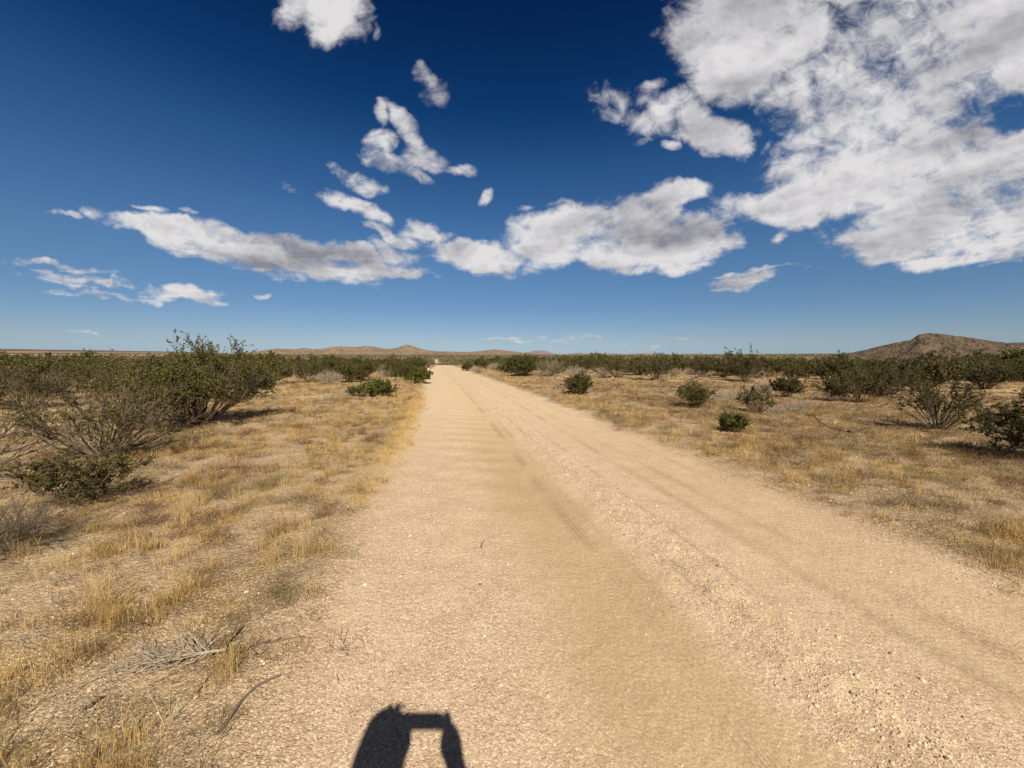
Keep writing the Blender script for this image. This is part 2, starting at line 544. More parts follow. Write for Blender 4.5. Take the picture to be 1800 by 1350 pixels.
# ------------------------------------------------------------------ ground and road
def cover(x, y):
    """0..1, how much dry growth stands on the ground"""
    s = road_s(x, y)
    n = fbm(x * .5, y * .8, 3, 31)
    n2 = 1.25 * fbm(x * 2.1, y * 3.0, 3, 37)
    d = np.hypot(x, y)
    c = sstep(n * .8 + .8 * n2 + .10 * sstep(np.hypot(x, y), 5, 12), -.42, .22)
    c = np.maximum(c, .45 * sstep(n2, -.3, .2))
    edge = sstep(np.abs(s) + .35 * n2 + .25 * n, 2.25, 3.1)
    bare = np.exp(-(((x + 2.9) / 1.0) ** 2 + ((y - 2.45) / .55) ** 2)) * .9
    q = np.clip(((x + 2.6) * .65 + (y - 1.7) * 1.2) / (.65 ** 2 + 1.2 ** 2), 0, 1)
    strip = np.exp(-(((x + 2.6 - q * .65) ** 2 + (y - 1.7 - q * 1.2) ** 2) / .42 ** 2)) * sstep(n2, -.55, .1)
    c = np.maximum(c * (1 - bare), .75 * strip)
    c = np.maximum(c, .8 * (1 - sstep(y, 1.6, 2.0)) * (x < 0) * sstep(n2, -.4, .3))
    c = np.clip(c, 0, 1)
    return c * edge


def make_ground():
    front = np.radians(np.arange(-62, 62.01, .2))
    back = np.radians(np.arange(66, 294.1, 4))
    th = np.concatenate([front, back])
    rs = [.25, .5, .75, .9]
    r = 1.0
    while r < 15000:
        rs.append(r)
        r *= 1.006 if r < 60 else (1.01 if r < 400 else 1.02)
    rs = np.array(rs)
    nt, nr = len(th), len(rs)
    R, A = np.meshgrid(rs, th, indexing='ij')
    X, Y = (R * np.sin(A)).ravel(), (R * np.cos(A)).ravel()
    Z = height(X, Y)
    X = np.append(X, 0); Y = np.append(Y, 0); Z = np.append(Z, H1(0, 0))
    s = road_s(X, Y)
    d = np.hypot(X, Y)
    wob = .16 * fbm(X * 1.1, Y * 1.1, 3, 44)
    road = (1 - sstep(np.abs(s) + wob, 2.15, 2.75)) * (Y > -200) * (1 - sstep(d, 88, 105) * (1 - sstep(d, 430, 450) * (1 - sstep(d, 700, 720))))
    w2 = .28 * fbm(X * .5, Y * .5, 3, 48)
    band = np.clip(sstep(s + w2, -1.5, -.7) * (1 - sstep(s + .10 * fbm(X * 1.3, Y * 1.3, 3, 49), -.30, .04))
                   + sstep(s + w2, .75, 1.05) * (1 - sstep(s + w2, 2.0, 2.5)) * .65, 0, 1)
    w3 = .10 * fbm(X * 1.3, Y * 1.3, 3, 49)
    packed = sstep(s + w2, -1.7, -.55) * (1 - sstep(s + w3, -.30, .04)) * (.55 + .45 * sstep(fbm(X * .9, Y * .5, 3, 63), -.3, .2)) * (1 - .6 * sstep(d, 5, 16))
    packed = np.maximum(packed, .35 * sstep(s + w2, .95, 1.2) * (1 - sstep(s + w2, 1.8, 2.3)))
    band = np.maximum(band, .35 * sstep(fbm(X * .8, Y * .35, 3, 61), -.1, .4))
    grit = np.clip(1 - band * .8, 0, 1)
    cv = cover(X, Y)
    straw_n = sstep(fbm(X * .6, Y * 1.1, 3, 71), -.15, .3)
    strip = np.exp(-((s + 2.5 - .0 * Y) / .28) ** 2) * sstep(Y, 3.5, 6) * (1 - sstep(Y, 17, 20))
    far = sstep(d, 60, 130)
    pale = np.zeros(len(X))
    azd = np.degrees(np.arctan2(X, Y))
    for a0, a1, d0, d1 in ((-35, -31, 760, 840), (-24.2, -21.2, 600, 680), (-20.4, -19.2, 640, 700), (-56, -42, 1500, 1800)):
        pale = np.maximum(pale, sstep(azd, a0, a0 + .4) * (1 - sstep(azd, a1 - .4, a1)) * sstep(d, d0, d0 + 10) * (1 - sstep(d, d1 - 10, d1)))
    i, j = np.meshgrid(np.arange(nr - 1), np.arange(nt), indexing='ij')
    j2 = (j + 1) % nt
    a = i * nt + j; b_ = i * nt + j2; c = (i + 1) * nt + j2; e = (i + 1) * nt + j
    F = np.stack([a, e, c, b_], -1).reshape(-1, 4)
    ctr = len(X) - 1
    jj = np.arange(nt)
    F3 = np.stack([np.full(nt, ctr), jj, (jj + 1) % nt], -1)
    V = np.stack([X, Y, Z], 1)
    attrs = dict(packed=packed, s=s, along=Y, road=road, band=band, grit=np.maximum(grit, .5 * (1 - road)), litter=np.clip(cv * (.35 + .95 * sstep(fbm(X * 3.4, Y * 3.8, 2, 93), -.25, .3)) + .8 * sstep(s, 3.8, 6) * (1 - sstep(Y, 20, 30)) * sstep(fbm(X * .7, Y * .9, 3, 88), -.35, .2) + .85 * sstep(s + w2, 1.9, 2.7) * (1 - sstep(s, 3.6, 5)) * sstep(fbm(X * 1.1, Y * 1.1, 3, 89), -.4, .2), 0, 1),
                 straw=np.clip(cv * straw_n * .8 + strip, 0, 1) * (1 - far), far=far, pale=pale)
    fs = np.abs(s[F].mean(1)) + wob[F].mean(1)
    isroad = (fs < 2.45) & (d[F].mean(1) < 3200)
    parts = []
    for nm, sel, tri in (('ground', ~isroad, None), ('dirt_road', isroad, F3)):
        f = F[sel]
        faces = [f] if tri is None else [f, tri]
        used = np.unique(np.concatenate([q.ravel() for q in faces]))
        mp = np.full(len(V), -1); mp[used] = np.arange(len(used))
        me = mesh_np(nm, V[used], [mp[q] for q in faces], True, {k: v[used] for k, v in attrs.items()})
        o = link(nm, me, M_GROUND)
        tag(o, kind='structure')
        parts.append(o)
    return parts


make_ground()

# ------------------------------------------------------------------ hills
def hill_material(name, c1, c2, speck, sscale, pale=(.45, .34, .26)):
    m, t, b = new_mat(name)
    pos = t.node('ShaderNodeTexCoord').outputs['Object']
    n = t.noise(pos, sscale * .12, 5, .65)
    c = t.mix(t.smooth(n, .35, .65), c1, c2)
    sp = t.noise(pos, sscale, 3, .7)
    c = t.mix(t.math('MULTIPLY', t.smooth(sp, .50, .62), .85), c, speck)
    pl = t.noise(pos, sscale * .5, 4, .7)
    c = t.mix(t.math('MULTIPLY', t.smooth(pl, .60, .68), .6), c, pale)
    t.put(b.inputs['Base Color'], c)
    bp = t.node('ShaderNodeBump'); bp.inputs['Distance'].default_value = .6 / sscale
    t.put(bp.inputs['Height'], t.math('ADD', sp, pl))
    t.put(b.inputs['Normal'], bp.outputs[0])
    return m


def make_hill(name, prof, dist, depth, mat, base_py=630, rough=.22, gully=110., seed=0, nd=70):
    """prof: skyline samples (px, py) as seen along the way; the hill stands 'dist' metres off with real depth"""
    pxs = np.array([p[0] for p in prof], float); pys = np.array([p[1] for p in prof], float)
    n = max(120, int((pxs[-1] - pxs[0]) * 1.6))
    px = np.linspace(pxs[0], pxs[-1], n)
    py = np.interp(px, pxs, pys)
    rx = (px - 900) / FPX
    u = (675 - py) / FPX
    ry = math.cos(PITCH) + u * math.sin(PITCH); rz = u * math.cos(PITCH) - math.sin(PITCH)
    az_ = np.arctan2(rx, ry)
    tan_el = rz / np.hypot(rx, ry)
    endfade = np.minimum(sstep(np.arange(n), 0, n * .06), sstep(n - 1 - np.arange(n), 0, n * .06))
    v = np.linspace(-1, 1, nd)
    V, A = np.meshgrid(v, az_, indexing='ij')
    dd = dist + V * depth + depth * .25 * perlin(A * dist / 400, A * 0, seed + 5)
    X, Y = dd * np.sin(A), dd * np.cos(A)
    ground = np.interp(dd, [0, 78, 110, 200, 400, 600, 1000, 2500, 4000, 13000], [0, 0, -.9, -4.2, -5.4, -4.0, 1.2, 17, 30, 70])
    crest = CAM_H + dist * tan_el[None, :]
    shape = np.clip(1 - np.abs(V) ** 1.5, 0, 1)
    rid = fbm(X / gully, Y / gully, 5, seed + 40, .55)
    rid = 1 - np.abs(rid) * 1.6
    g0 = np.interp(dist, [0, 600, 1000, 2500, 4000, 13000], [0, -4, 1.2, 17, 30, 70])
    amp = np.maximum(crest - g0, 1)
    mod = shape * (1 - rough * (1 - rid) * (1 - .75 * np.exp(-(V / .25) ** 2)))
    Z = ground + amp * mod * (.02 + .98 * endfade[None, :]) - 3 * (1 - shape) ** 2
    verts = np.stack([X.ravel(), Y.ravel(), Z.ravel()], 1)
    i, j = np.meshgrid(np.arange(nd - 1), np.arange(n - 1), indexing='ij')
    a = i * n + j
    F = np.stack([a, a + 1, a + n + 1, a + n], -1).reshape(-1, 4)
    o = link(name, mesh_np(name, verts, F, True), mat)
    tag(o, kind='structure')
    return o


MH1 = hill_material('sandy_hills', (.235, .168, .118), (.30, .218, .155), (.12, .095, .065), .045)
MH2 = hill_material('purple_hill', (.25, .20, .21), (.30, .24, .24), (.17, .15, .16), .03)  # distance haze is put into this hill's purple base colour
MH3 = hill_material('rocky_hill', (.095, .070, .050), (.145, .105, .074), (.045, .036, .024), .22, (.22, .165, .12))
MH4 = hill_material('dark_mesa', (.12, .085, .075), (.17, .12, .10), (.09, .07, .06), .01, (.2, .15, .12))
MH5 = hill_material('red_slope', (.27, .17, .125), (.36, .24, .17), (.18, .125, .09), .012)
make_hill('hills', [(395, 621), (430, 619), (450, 617.5), (470, 614.5), (485, 612.5), (500, 613.5), (520, 613.6), (535, 611.5), (550, 613.5), (565, 613), (580, 610.5), (595, 608.6), (610, 609.5), (625, 609.8), (642, 607.8), (655, 608.5), (670, 611.5), (684, 613.5), (698, 611), (706, 608), (715, 605.6), (722, 606.8), (732, 610.5), (745, 614.5), (765, 617.5), (790, 617.8), (805, 618.5), (825, 618.6), (845, 617), (860, 615), (868, 613.8), (880, 615), (897, 616.5), (920, 620), (950, 622.5)], 2900, 700, MH1, seed=1, gully=150, rough=.4)
make_hill('hills', [(930, 626), (975, 622.5), (1000, 622.5), (1018, 620.3), (1030, 621.6), (1045, 620.4), (1070, 621.4), (1100, 622.4), (1130, 620.8), (1160, 622.6), (1220, 621.6), (1270, 623.2), (1330, 621.8), (1400, 623), (1480, 624)], 2300, 500, MH1, seed=2, gully=120)
make_hill('hills', [(915, 623), (930, 618.8), (942, 616.4), (952, 615.5), (960, 617), (972, 621), (990, 623.5)], 6200, 900, MH2, seed=3, gully=300)
make_hill('hills', [(1440, 625.5), (1470, 623), (1495, 620), (1530, 612), (1560, 605), (1585, 598), (1600, 594), (1613, 587.5), (1625, 585), (1638, 584.3), (1650, 585.5), (1680, 589.5), (1710, 593.5), (1735, 597.5), (1752, 599.5), (1775, 601.5), (1800, 601), (1860, 606), (1960, 618), (2040, 626)], 900, 260, MH3, seed=4, gully=60, rough=.55, nd=130)
make_hill('hills', [(-300, 612), (-100, 611), (0, 613.2), (60, 613.9), (120, 614.8), (180, 615.8), (240, 617), (300, 618), (360, 619.2), (430, 622)], 9500, 1400, MH4, seed=6, gully=700, rough=.1)
make_hill('hills', [(-300, 618), (0, 617.5), (80, 617), (140, 618), (220, 618.5), (300, 620), (400, 622.5)], 6200, 1200, MH5, seed=7, gully=500, rough=.3)

# ------------------------------------------------------------------ dry grass, low herbs, stones (nobody could count them)
def blades(P, hgt, wid, tilt, bend, col, rg):
    """P n x 3 base points; one bent tapering blade each; returns verts, quads, tris, colours"""
    n = len(P)
    ph = rg.random(n) * 2 * np.pi
    d = np.stack([np.cos(ph) * np.sin(tilt), np.sin(ph) * np.sin(tilt), np.cos(tilt)], 1)
    wph = rg.random(n) * 2 * np.pi
    w = np.stack([np.cos(wph), np.sin(wph), np.zeros(n)], 1) * wid[:, None] * .5
    mid = P + d * (hgt * .55)[:, None]
    d2 = d + np.stack([np.cos(ph), np.sin(ph), -.4 * np.ones(n)], 1) * bend[:, None]
    d2 /= np.linalg.norm(d2, axis=1)[:, None]
    tip = mid + d2 * (hgt * .5)[:, None]
    V = np.stack([P - w, P + w, mid + w * .75, mid - w * .75, tip], 1).reshape(-1, 3)
    k = np.arange(n)[:, None] * 5
    return V, k + np.array([[0, 1, 2, 3]]), k + np.array([[3, 2, 4]]), np.repeat(col, 5, 0)


def wedge(rg, r0, r1, dens, amax=57):
    am = math.radians(amax)
    area = am * (r1 ** 2 - r0 ** 2)
    n = int(area * dens)
    r = np.sqrt(rg.random(n) * (r1 ** 2 - r0 ** 2) + r0 ** 2)
    a = (rg.random(n) * 2 - 1) * am
    return r * np.sin(a), r * np.cos(a)


def grow_grass():
    rg = np.random.default_rng(11)
    straw, herb = [], []
    rings = [(1.2, 3.5, 120, 52, 1.0), (3.5, 6, 110, 44, 1.15), (6, 10, 85, 30, 1.5), (10, 16, 60, 18, 2.5), (16, 26, 27, 15, 3.9), (26, 45, 10, 13, 6.4), (45, 80, 2.6, 12, 10.5)]
    for r0, r1, dens, nb, wk in rings:
        # --- upright straw tufts
        x, y = wedge(rg, r0, r1, dens)
        s = road_s(x, y)
        cv = cover(x, y)
        kind = fbm(x * .55, y * 1.0, 3, 71)          # where straw rules
        clump = fbm(x * 2.6, y * 2.6, 2, 77)
        kind = kind - .48 * sstep(s, 4.2, 6) * (1 - sstep(y, 17, 24)) - .30 * sstep(-s, 5.5, 8) * (1 - sstep(y, 8, 12)) + .14 * np.exp(-((np.abs(s) - 3.3) / .8) ** 2)
        p = cv * sstep(kind * .8 + .8 * clump, -.02, .40)
        strip = np.exp(-((s + 2.42) / .17) ** 2) * sstep(y, 5.5, 7.5) * (1 - sstep(y, 15.5, 17)) * 1.1
        strip = np.maximum(strip, .55 * np.exp(-((s + 2.45) / .22) ** 2) * sstep(y, 2.6, 3.6) * sstep(perlin(x * .9, y * .9, 8), -.05, .2))
        p = np.maximum(p, strip)
        ok = rg.random(len(x)) < p
        x, y, s, st = x[ok], y[ok], s[ok], strip[ok]
        n = len(x)
        size = (.05 + .15 * rg.random(n) ** 2 + .04 * sstep(perlin(x * .8, y * .8, 83), 0, .4)) * np.where(st > .4, .85, 1)
        idx = np.repeat(np.arange(n), nb)
        off = rg.normal(0, 1, (len(idx), 2)) * (.014 + .14 * size[idx])[:, None]
        bx, by = x[idx] + off[:, 0], y[idx] + off[:, 1]
        P = np.stack([bx, by, height(bx, by) - .004], 1)
        hg = size[idx] * (.5 + .7 * rg.random(len(idx)))
        wd = .0022 * wk * (.7 + .6 * rg.random(len(idx)))
        tl = np.abs(rg.normal(0, .24, len(idx)))
        bn = np.abs(rg.normal(0, .35, len(idx)))
        tone = rg.random(n)[idx] * .6 + rg.random(len(idx)) * .4
        c0, c1, c2 = np.array([.40, .265, .09]), np.array([.66, .485, .19]), np.array([.70, .56, .30])
        col = np.where(tone[:, None] < .5, c0 + (c1 - c0) * tone[:, None] * 2, c1 + (c2 - c1) * (tone[:, None] - .5) * 2)
        straw.append(blades(P, hg, wd, tl, bn, col, rg))
        # --- low tangled brown herbs and fallen stalks
        x, y = wedge(rg, r0, r1, dens * 1.6)
        cv = cover(x, y)
        kind = fbm(x * .55, y * 1.0, 3, 71)
        sr = road_s(x, y)
        fine_n = sstep(fbm(x * 3.4, y * 3.8, 2, 93), -.18, .30)
        p = (.12 + 1.25 * fine_n) * cv * (1 - .45 * sstep(kind, .1, .4) * (1 - sstep(sr, 4, 6))) + .3 * sstep(sr, 3.8, 6) * (1 - sstep(y, 20, 30))
        ok = rg.random(len(x)) < p
        x, y = x[ok], y[ok]
        n = len(x)
        nb2 = int(nb * 1.1)
        idx = np.repeat(np.arange(n), nb2)
        size = .03 + .10 * rg.random(n) ** 1.6
        off = rg.normal(0, 1, (len(idx), 2)) * (.025 + .45 * size[idx])[:, None]
        bx, by = x[idx] + off[:, 0], y[idx] + off[:, 1]
        lift = np.abs(rg.normal(0, .35, len(idx))) * size[idx]
        P = np.stack([bx, by, height(bx, by) + lift - .003], 1)
        hg = size[idx] * (.5 + 1.0 * rg.random(len(idx)))
        wd = .0022 * wk * (.7 + .7 * rg.random(len(idx)))
        tl = .35 + 1.0 * rg.random(len(idx))
        bn = rg.random(len(idx)) * .6
        hue = sstep(perlin(x * .7, y * .7, 91) + .25 * rg.normal(0, 1, n), -.25, .35)[idx]
        cA, cB = np.array([.135, .080, .042]), np.array([.38, .25, .10])
        hue = hue * (1 - .55 * sstep(road_s(bx, by), 4, 6))
        col = cA + (cB - cA) * hue[:, None]
        alt = perlin(x * 1.3, y * 1.3, 95)[idx][:, None]
        col = np.where(alt > .18, np.array([[.155, .075, .045]]), np.where(alt < -.2, np.array([[.205, .155, .085]]), col))
        col = col * (.75 + .55 * rg.random(len(idx)))[:, None]
        herb.append(blades(P, hg, wd, tl, bn, col, rg))
    for nm, parts in (('dry_grass', straw), ('dry_herbs', herb)):
        off = 0; Vs, Q, Tr, Cs = [], [], [], []
        for V, q, t3, c in parts:
            Vs.append(V); Q.append(q + off); Tr.append(t3 + off); Cs.append(c); off += len(V)
        me = mesh_np(nm, np.concatenate(Vs), [np.concatenate(Q), np.concatenate(Tr)], False, {'tint': np.concatenate(Cs)})
        o = link(nm, me, M_GRASS)
        if nm == 'dry_grass':
            tag(o, 'golden dry straw grass standing in tufts on both sides of the dirt road', 'grass', kind='stuff')
        else:
            tag(o, 'low brown dead herbs and stalks matted over the desert soil', 'ground cover', kind='stuff')


grow_grass()

_t = (1 + 5 ** .5) / 2
ICO_V = np.array([(-1, _t, 0), (1, _t, 0), (-1, -_t, 0), (1, -_t, 0), (0, -1, _t), (0, 1, _t), (0, -1, -_t), (0, 1, -_t), (_t, 0, -1), (_t, 0, 1), (-_t, 0, -1), (-_t, 0, 1)]) / math.hypot(1, _t)
ICO_F = np.array([(0, 11, 5), (0, 5, 1), (0, 1, 7), (0, 7, 10), (0, 10, 11), (1, 5, 9), (5, 11, 4), (11, 10, 2), (10, 7, 6), (7, 1, 8), (3, 9, 4), (3, 4, 2), (3, 2, 6), (3, 6, 8), (3, 8, 9), (4, 9, 5), (2, 4, 11), (6, 2, 10), (8, 6, 7), (9, 8, 1)])


def stones(name, x, y, size, col, label, rg):
    n = len(x)
    V = ICO_V[None] * (1 + rg.normal(0, .16, (n, 12, 1)))
    sc = np.stack([1 + .5 * rg.random(n), .8 + .4 * rg.random(n), .5 + .3 * rg.random(n)], 1) * size[:, None] * .5
    V = V * sc[:, None, :]
    a = rg.random(n) * 2 * np.pi
    ca, sa = np.cos(a)[:, None], np.sin(a)[:, None]
    X = V[..., 0] * ca - V[..., 1] * sa + x[:, None]
    Y = V[..., 0] * sa + V[..., 1] * ca + y[:, None]
    Z = V[..., 2] + (height(x, y) + sc[:, 2] * .12)[:, None]
    VV = np.stack([X, Y, Z], -1).reshape(-1, 3)
    F = (ICO_F[None] + np.arange(n)[:, None, None] * 12).reshape(-1, 3)
    o = link(name, mesh_np(name, VV, F, False, {'tint': np.repeat(col, 12, 0)}), M_STONE)
    return tag(o, label, 'gravel', kind='stuff')


def scatter_stones():
    rg = np.random.default_rng(23)
    # on the road
    xs, ys, sz = [], [], []
    for r0, r1, dens, k in ((1.2, 2.6, 3000, 1.0), (2.6, 4.5, 1300, 1.15), (4.5, 9, 330, 1.5), (9, 18, 45, 2.0)):
        x, y = wedge(rg, r0, r1, dens)
        s = road_s(x, y) + .12 * fbm(x * 1.5, y * 1.5, 2, 55)
        wind = np.exp(-((s - .26) / .30) ** 2)
        left = .30 * (1 - sstep(s, -1.5, -.9)) * sstep(s, -2.6, -2.3)
        right = .10 * sstep(s, .8, 2.4)
        p = np.clip(wind + left + right + .035, 0, 1) * (np.abs(s) < 2.7)
        ok = rg.random(len(x)) < p
        x, y = x[ok], y[ok]
        xs.append(x); ys.append(y)
        sz.append((.0045 + (.0055 + .005 * wind[ok]) * rg.random(len(x)) ** 2 + .018 * (rg.random(len(x)) < .02) * rg.random(len(x))) * k)
    x, y, sz = map(np.concatenate, (xs, ys, sz))
    q = rg.random(len(x))[:, None]
    col = np.array([.40, .28, .20]) + q * np.array([.26, .24, .20])
    col = np.where(rg.random(len(x))[:, None] < .045, np.array([[.72, .63, .50]]), col)
    col = np.where(rg.random(len(x))[:, None] < .05, np.array([[.16, .12, .10]]), col)
    stones('road_gravel', x, y, sz, col, 'small pinkish gravel and grit lying loose along the dirt road', rg)
    xs, ys, sz = [], [], []
    for r0, r1, dens, k in ((1.2, 3.5, 300, 1.0), (3.5, 7, 120, 1.15), (7, 14, 40, 1.5), (14, 30, 6, 2.2)):
        x, y = wedge(rg, r0, r1, dens)
        s = road_s(x, y)
        p = sstep(np.abs(s), 2.1, 2.6) * (.25 + .75 * sstep(fbm(x * 1.2, y * 1.2, 3, 57), 0, .4))
        ok = rg.random(len(x)) < p
        x, y = x[ok], y[ok]
        xs.append(x); ys.append(y)
        sz.append((.007 + .012 * rg.random(len(x)) ** 3 + .03 * (rg.random(len(x)) < .035) * rg.random(len(x))) * k)
    x, y, sz = map(np.concatenate, (xs, ys, sz))
    q = rg.random(len(x))[:, None]
    col = np.array([.34, .24, .16]) + q * np.array([.24, .21, .16])
    col = np.where(rg.random(len(x))[:, None] < .14, np.array([[.72, .63, .50]]), col)
    stones('verge_stones', x, y, sz, col, 'pale stones scattered over the soil beside the road', rg)


scatter_stones()

# ------------------------------------------------------------------ shrubs
def bez(p0, p1, p2, n):
    t = np.linspace(0, 1, n)[None, :, None]
    return (1 - t) ** 2 * p0[:, None] + 2 * t * (1 - t) * p1[:, None] + t ** 2 * p2[:, None]


def children_of(paths, n_per, t0, t1, ln, spread, npts, rg, up=.15, alive=None, curl=.25):
    n, k, _ = paths.shape
    idx = np.repeat(np.arange(n), n_per)
    t = (t0 + (t1 - t0) * rg.random(len(idx))) * (k - 1)
    i = np.minimum(t.astype(int), k - 2)
    f = (t - i)[:, None]
    a, b = paths[idx, i], paths[idx, i + 1]
    start = a + (b - a) * f
    tang = b - a
    tang /= np.linalg.norm(tang, axis=1)[:, None] + 1e-9
    d = tang + rg.normal(0, spread, tang.shape)
    d[:, 2] += up
    d /= np.linalg.norm(d, axis=1)[:, None] + 1e-9
    L = ln * (.55 + .75 * rg.random(len(idx)))
    pts = [start]
    cur = start
    for q in range(npts - 1):
        cur = cur + d * (L / (npts - 1))[:, None]
        pts.append(cur)
        d = d + rg.normal(0, curl, d.shape)
        d /= np.linalg.norm(d, axis=1)[:, None] + 1e-9
    return np.stack(pts, 1), (alive[idx] if alive is not None else None), t / (k - 1)


def tubes(path_sets, sides=4):
    """path_sets: list of (paths n x k x 3, r0, r1)"""
    Vs, Fs, off = [], [], 0
    for paths, r0, r1, sd in path_sets:
        n, k, _ = paths.shape
        if n == 0: continue
        tan = np.gradient(paths, axis=1)
        tan /= np.linalg.norm(tan, axis=2)[..., None] + 1e-9
        ref = np.where(np.abs(tan[..., 2:3]) > .9, np.array([1., 0, 0]), np.array([0, 0, 1.]))
        u = np.cross(tan, ref); u /= np.linalg.norm(u, axis=2)[..., None] + 1e-9
        v = np.cross(tan, u)
        rad = (np.asarray(r0).reshape(-1, 1) + (np.asarray(r1) - np.asarray(r0)).reshape(-1, 1) * np.linspace(0, 1, k)[None])
        rad = np.broadcast_to(rad, (n, k))
        a = np.arange(sd) * 2 * np.pi / sd
        ring = u[:, :, None] * np.cos(a)[None, None, :, None] + v[:, :, None] * np.sin(a)[None, None, :, None]
        V = paths[:, :, None] + ring * rad[:, :, None, None]
        ii, kk, ss = np.meshgrid(np.arange(n), np.arange(k - 1), np.arange(sd), indexing='ij')
        b = (ii * k + kk) * sd
        s2 = (ss + 1) % sd
        F = np.stack([b + ss, b + s2, b + sd + s2, b + sd + ss], -1).reshape(-1, 4) + off
        Vs.append(V.reshape(-1, 3)); Fs.append(F); off += n * k * sd
    return np.concatenate(Vs), np.concatenate(Fs)


def leaves(pts, size, col, rg, elong=1.6):
    n = len(pts)
    a = rg.normal(0, 1, (n, 3)); a[:, 2] += .3
    a /= np.linalg.norm(a, axis=1)[:, None]
    b = np.cross(a, rg.normal(0, 1, (n, 3))); b /= np.linalg.norm(b, axis=1)[:, None] + 1e-9
    s = (size * (.6 + .8 * rg.random(n)))[:, None] * .5
    V = np.stack([pts - a * s * elong, pts + b * s, pts + a * s * elong, pts - b * s], 1).reshape(-1, 3)
    F = np.arange(n * 4).reshape(-1, 4)
    return V, F, np.repeat(col, 4, 0)


GREEN_DARK, GREEN_MID, OLIVE, BRIGHT = np.array([.026, .027, .008]), np.array([.072, .074, .016]), np.array([.118, .088, .028]), np.array([.21, .215, .026])


def shrub_data(seed, H=1.7, R=1.3, nst=26, nbr=6, ntw=5, leaf=.028, nleaf=16, green=.5, olive=.3, low=.12, dead=.15,
               flat=.45, base=.08, lean=(0, 0), arch=.5, sprigs=3, spl=.36, thick=1.0, brspread=.42, minspread=.08):
    rg = np.random.default_rng(seed)
    leaf, nleaf = leaf * .68, int(nleaf * 1.7)
    ph = np.arange(nst) * 2.399 + rg.normal(0, .35, nst)
    tau = np.sqrt((np.arange(nst) + .5) / nst) * (.85 + .25 * rg.random(nst))
    tau = np.clip(np.maximum(tau, minspread), 0, 1.15)
    b0 = np.stack([np.cos(ph) * base * tau * R, np.sin(ph) * base * tau * R, np.zeros(nst) - .04], 1)
    hh = H * (1 - flat * tau ** 2) * (.72 + .3 * rg.random(nst)) * .82
    tip = np.stack([np.cos(ph) * R * .82 * tau + lean[0] * R, np.sin(ph) * R * .82 * tau + lean[1] * R, hh], 1)
    ctl = b0 * (1 - arch) + tip * arch
    ctl[:, 2] = tip[:, 2] * (.35 + .25 * rg.random(nst))
    ctl[:, :2] += rg.normal(0, .06 * R, (nst, 2))
    st = bez(b0, ctl, tip, 9)
    st[:, 1:] += rg.normal(0, .018 * R, (nst, 8, 3)).cumsum(1) * .6
    alive = rg.random(nst) > dead
    L = (H + R) * .5
    br, alb, tb = children_of(st, nbr, .30, .97, L * .34, brspread, 6, rg, .10, alive, .2)
    alb = alb & (rg.random(len(br)) > dead * .5)
    tw, alt, tt = children_of(br, ntw, .25, 1.0, L * .15, .55, 4, rg, .12, alb, .25)
    if sprigs:
        sp, als, _ = children_of(st[rg.permutation(nst)[:sprigs]], 1, .75, 1.0, H * spl, .18, 6, rg, .7, None, .12)
        sptw, _, _ = children_of(sp, 7, .3, 1.0, L * .10, .6, 4, rg, .3, None, .2)
    sets = [(st, .011 * thick * H ** .5, .0045 * thick, 5), (br, .0045 * thick, .002 * thick, 3), (tw, .0022 * thick, .0012 * thick, 3)]
    if sprigs:
        sets += [(sp, .005 * thick, .002 * thick, 3), (sptw, .002 * thick, .0012 * thick, 3)]
    SV, SF = tubes(sets)
    # leaf clumps along the twigs of the living stems
    tws = tw[alt & (tw[:, -1, 2] > low * H)]
    src = [tws]
    if sprigs: src.append(sptw[: int(len(sptw) * .8)])
    pts = []
    for pp in src:
        if len(pp) == 0 or nleaf == 0: continue
        idx = np.repeat(np.arange(len(pp)), nleaf)
        t = (.15 + .85 * rg.random(len(idx))) * (pp.shape[1] - 1)
        i = np.minimum(t.astype(int), pp.shape[1] - 2)
        q = pp[idx, i] + (pp[idx, i + 1] - pp[idx, i]) * (t - i)[:, None]
        pts.append(q + rg.normal(0, leaf * .55, q.shape))
    if not pts:
        return (SV, SF), None
    pts = np.concatenate(pts)
    pts = pts[pts[:, 2] > .01]
    n = len(pts)
    r1 = rg.random(n)[:, None]
    cl = sstep(perlin(pts[:, 0] * 2.2 / R + seed, pts[:, 1] * 2.2 / R + pts[:, 2] * 2, seed % 50), -.3, .4)[:, None]
    col = GREEN_DARK + (GREEN_MID - GREEN_DARK) * (r1 * .5 + cl * .5)
    col = col + (BRIGHT - GREEN_MID) * green * (rg.random(n)[:, None] ** 2)
    o = (rg.random(n)[:, None] < olive * (.5 + cl))
    col = np.where(o, OLIVE * (.7 + .5 * r1), col)
    LV, LF, LC = leaves(pts, leaf, col, rg)
    return (SV, SF), (LV, LF, LC)


def shrub(name, px, py, label, cat='bush', group=None, bark=None, at=None, mat_leaf=None, stem_name='branches', rot=0, **kw):
    x, y = at if at else ground_at(px, py)
    root = empty(name, (x, y, H1(x, y)))
    root.rotation_euler = (0, 0, rot)
    tag(root, label, cat, group)
    (SV, SF), lf = shrub_data(**kw)
    link(stem_name, mesh_np(stem_name, SV, SF), bark or M_BARK, root)
    if lf is not None:
        link('foliage', mesh_np('foliage', lf[0], lf[1], False, {'tint': lf[2]}), mat_leaf or M_LEAF, root)
    return root


NAMED = []


def S(px, py, label, **kw):
    x, y = kw.pop('at', None) or ground_at(px, py)
    r = shrub('creosote_bush', px, py, label, at=(x, y), **kw)
    NAMED.append((x, y, kw.get('R', 1.3)))
    return r


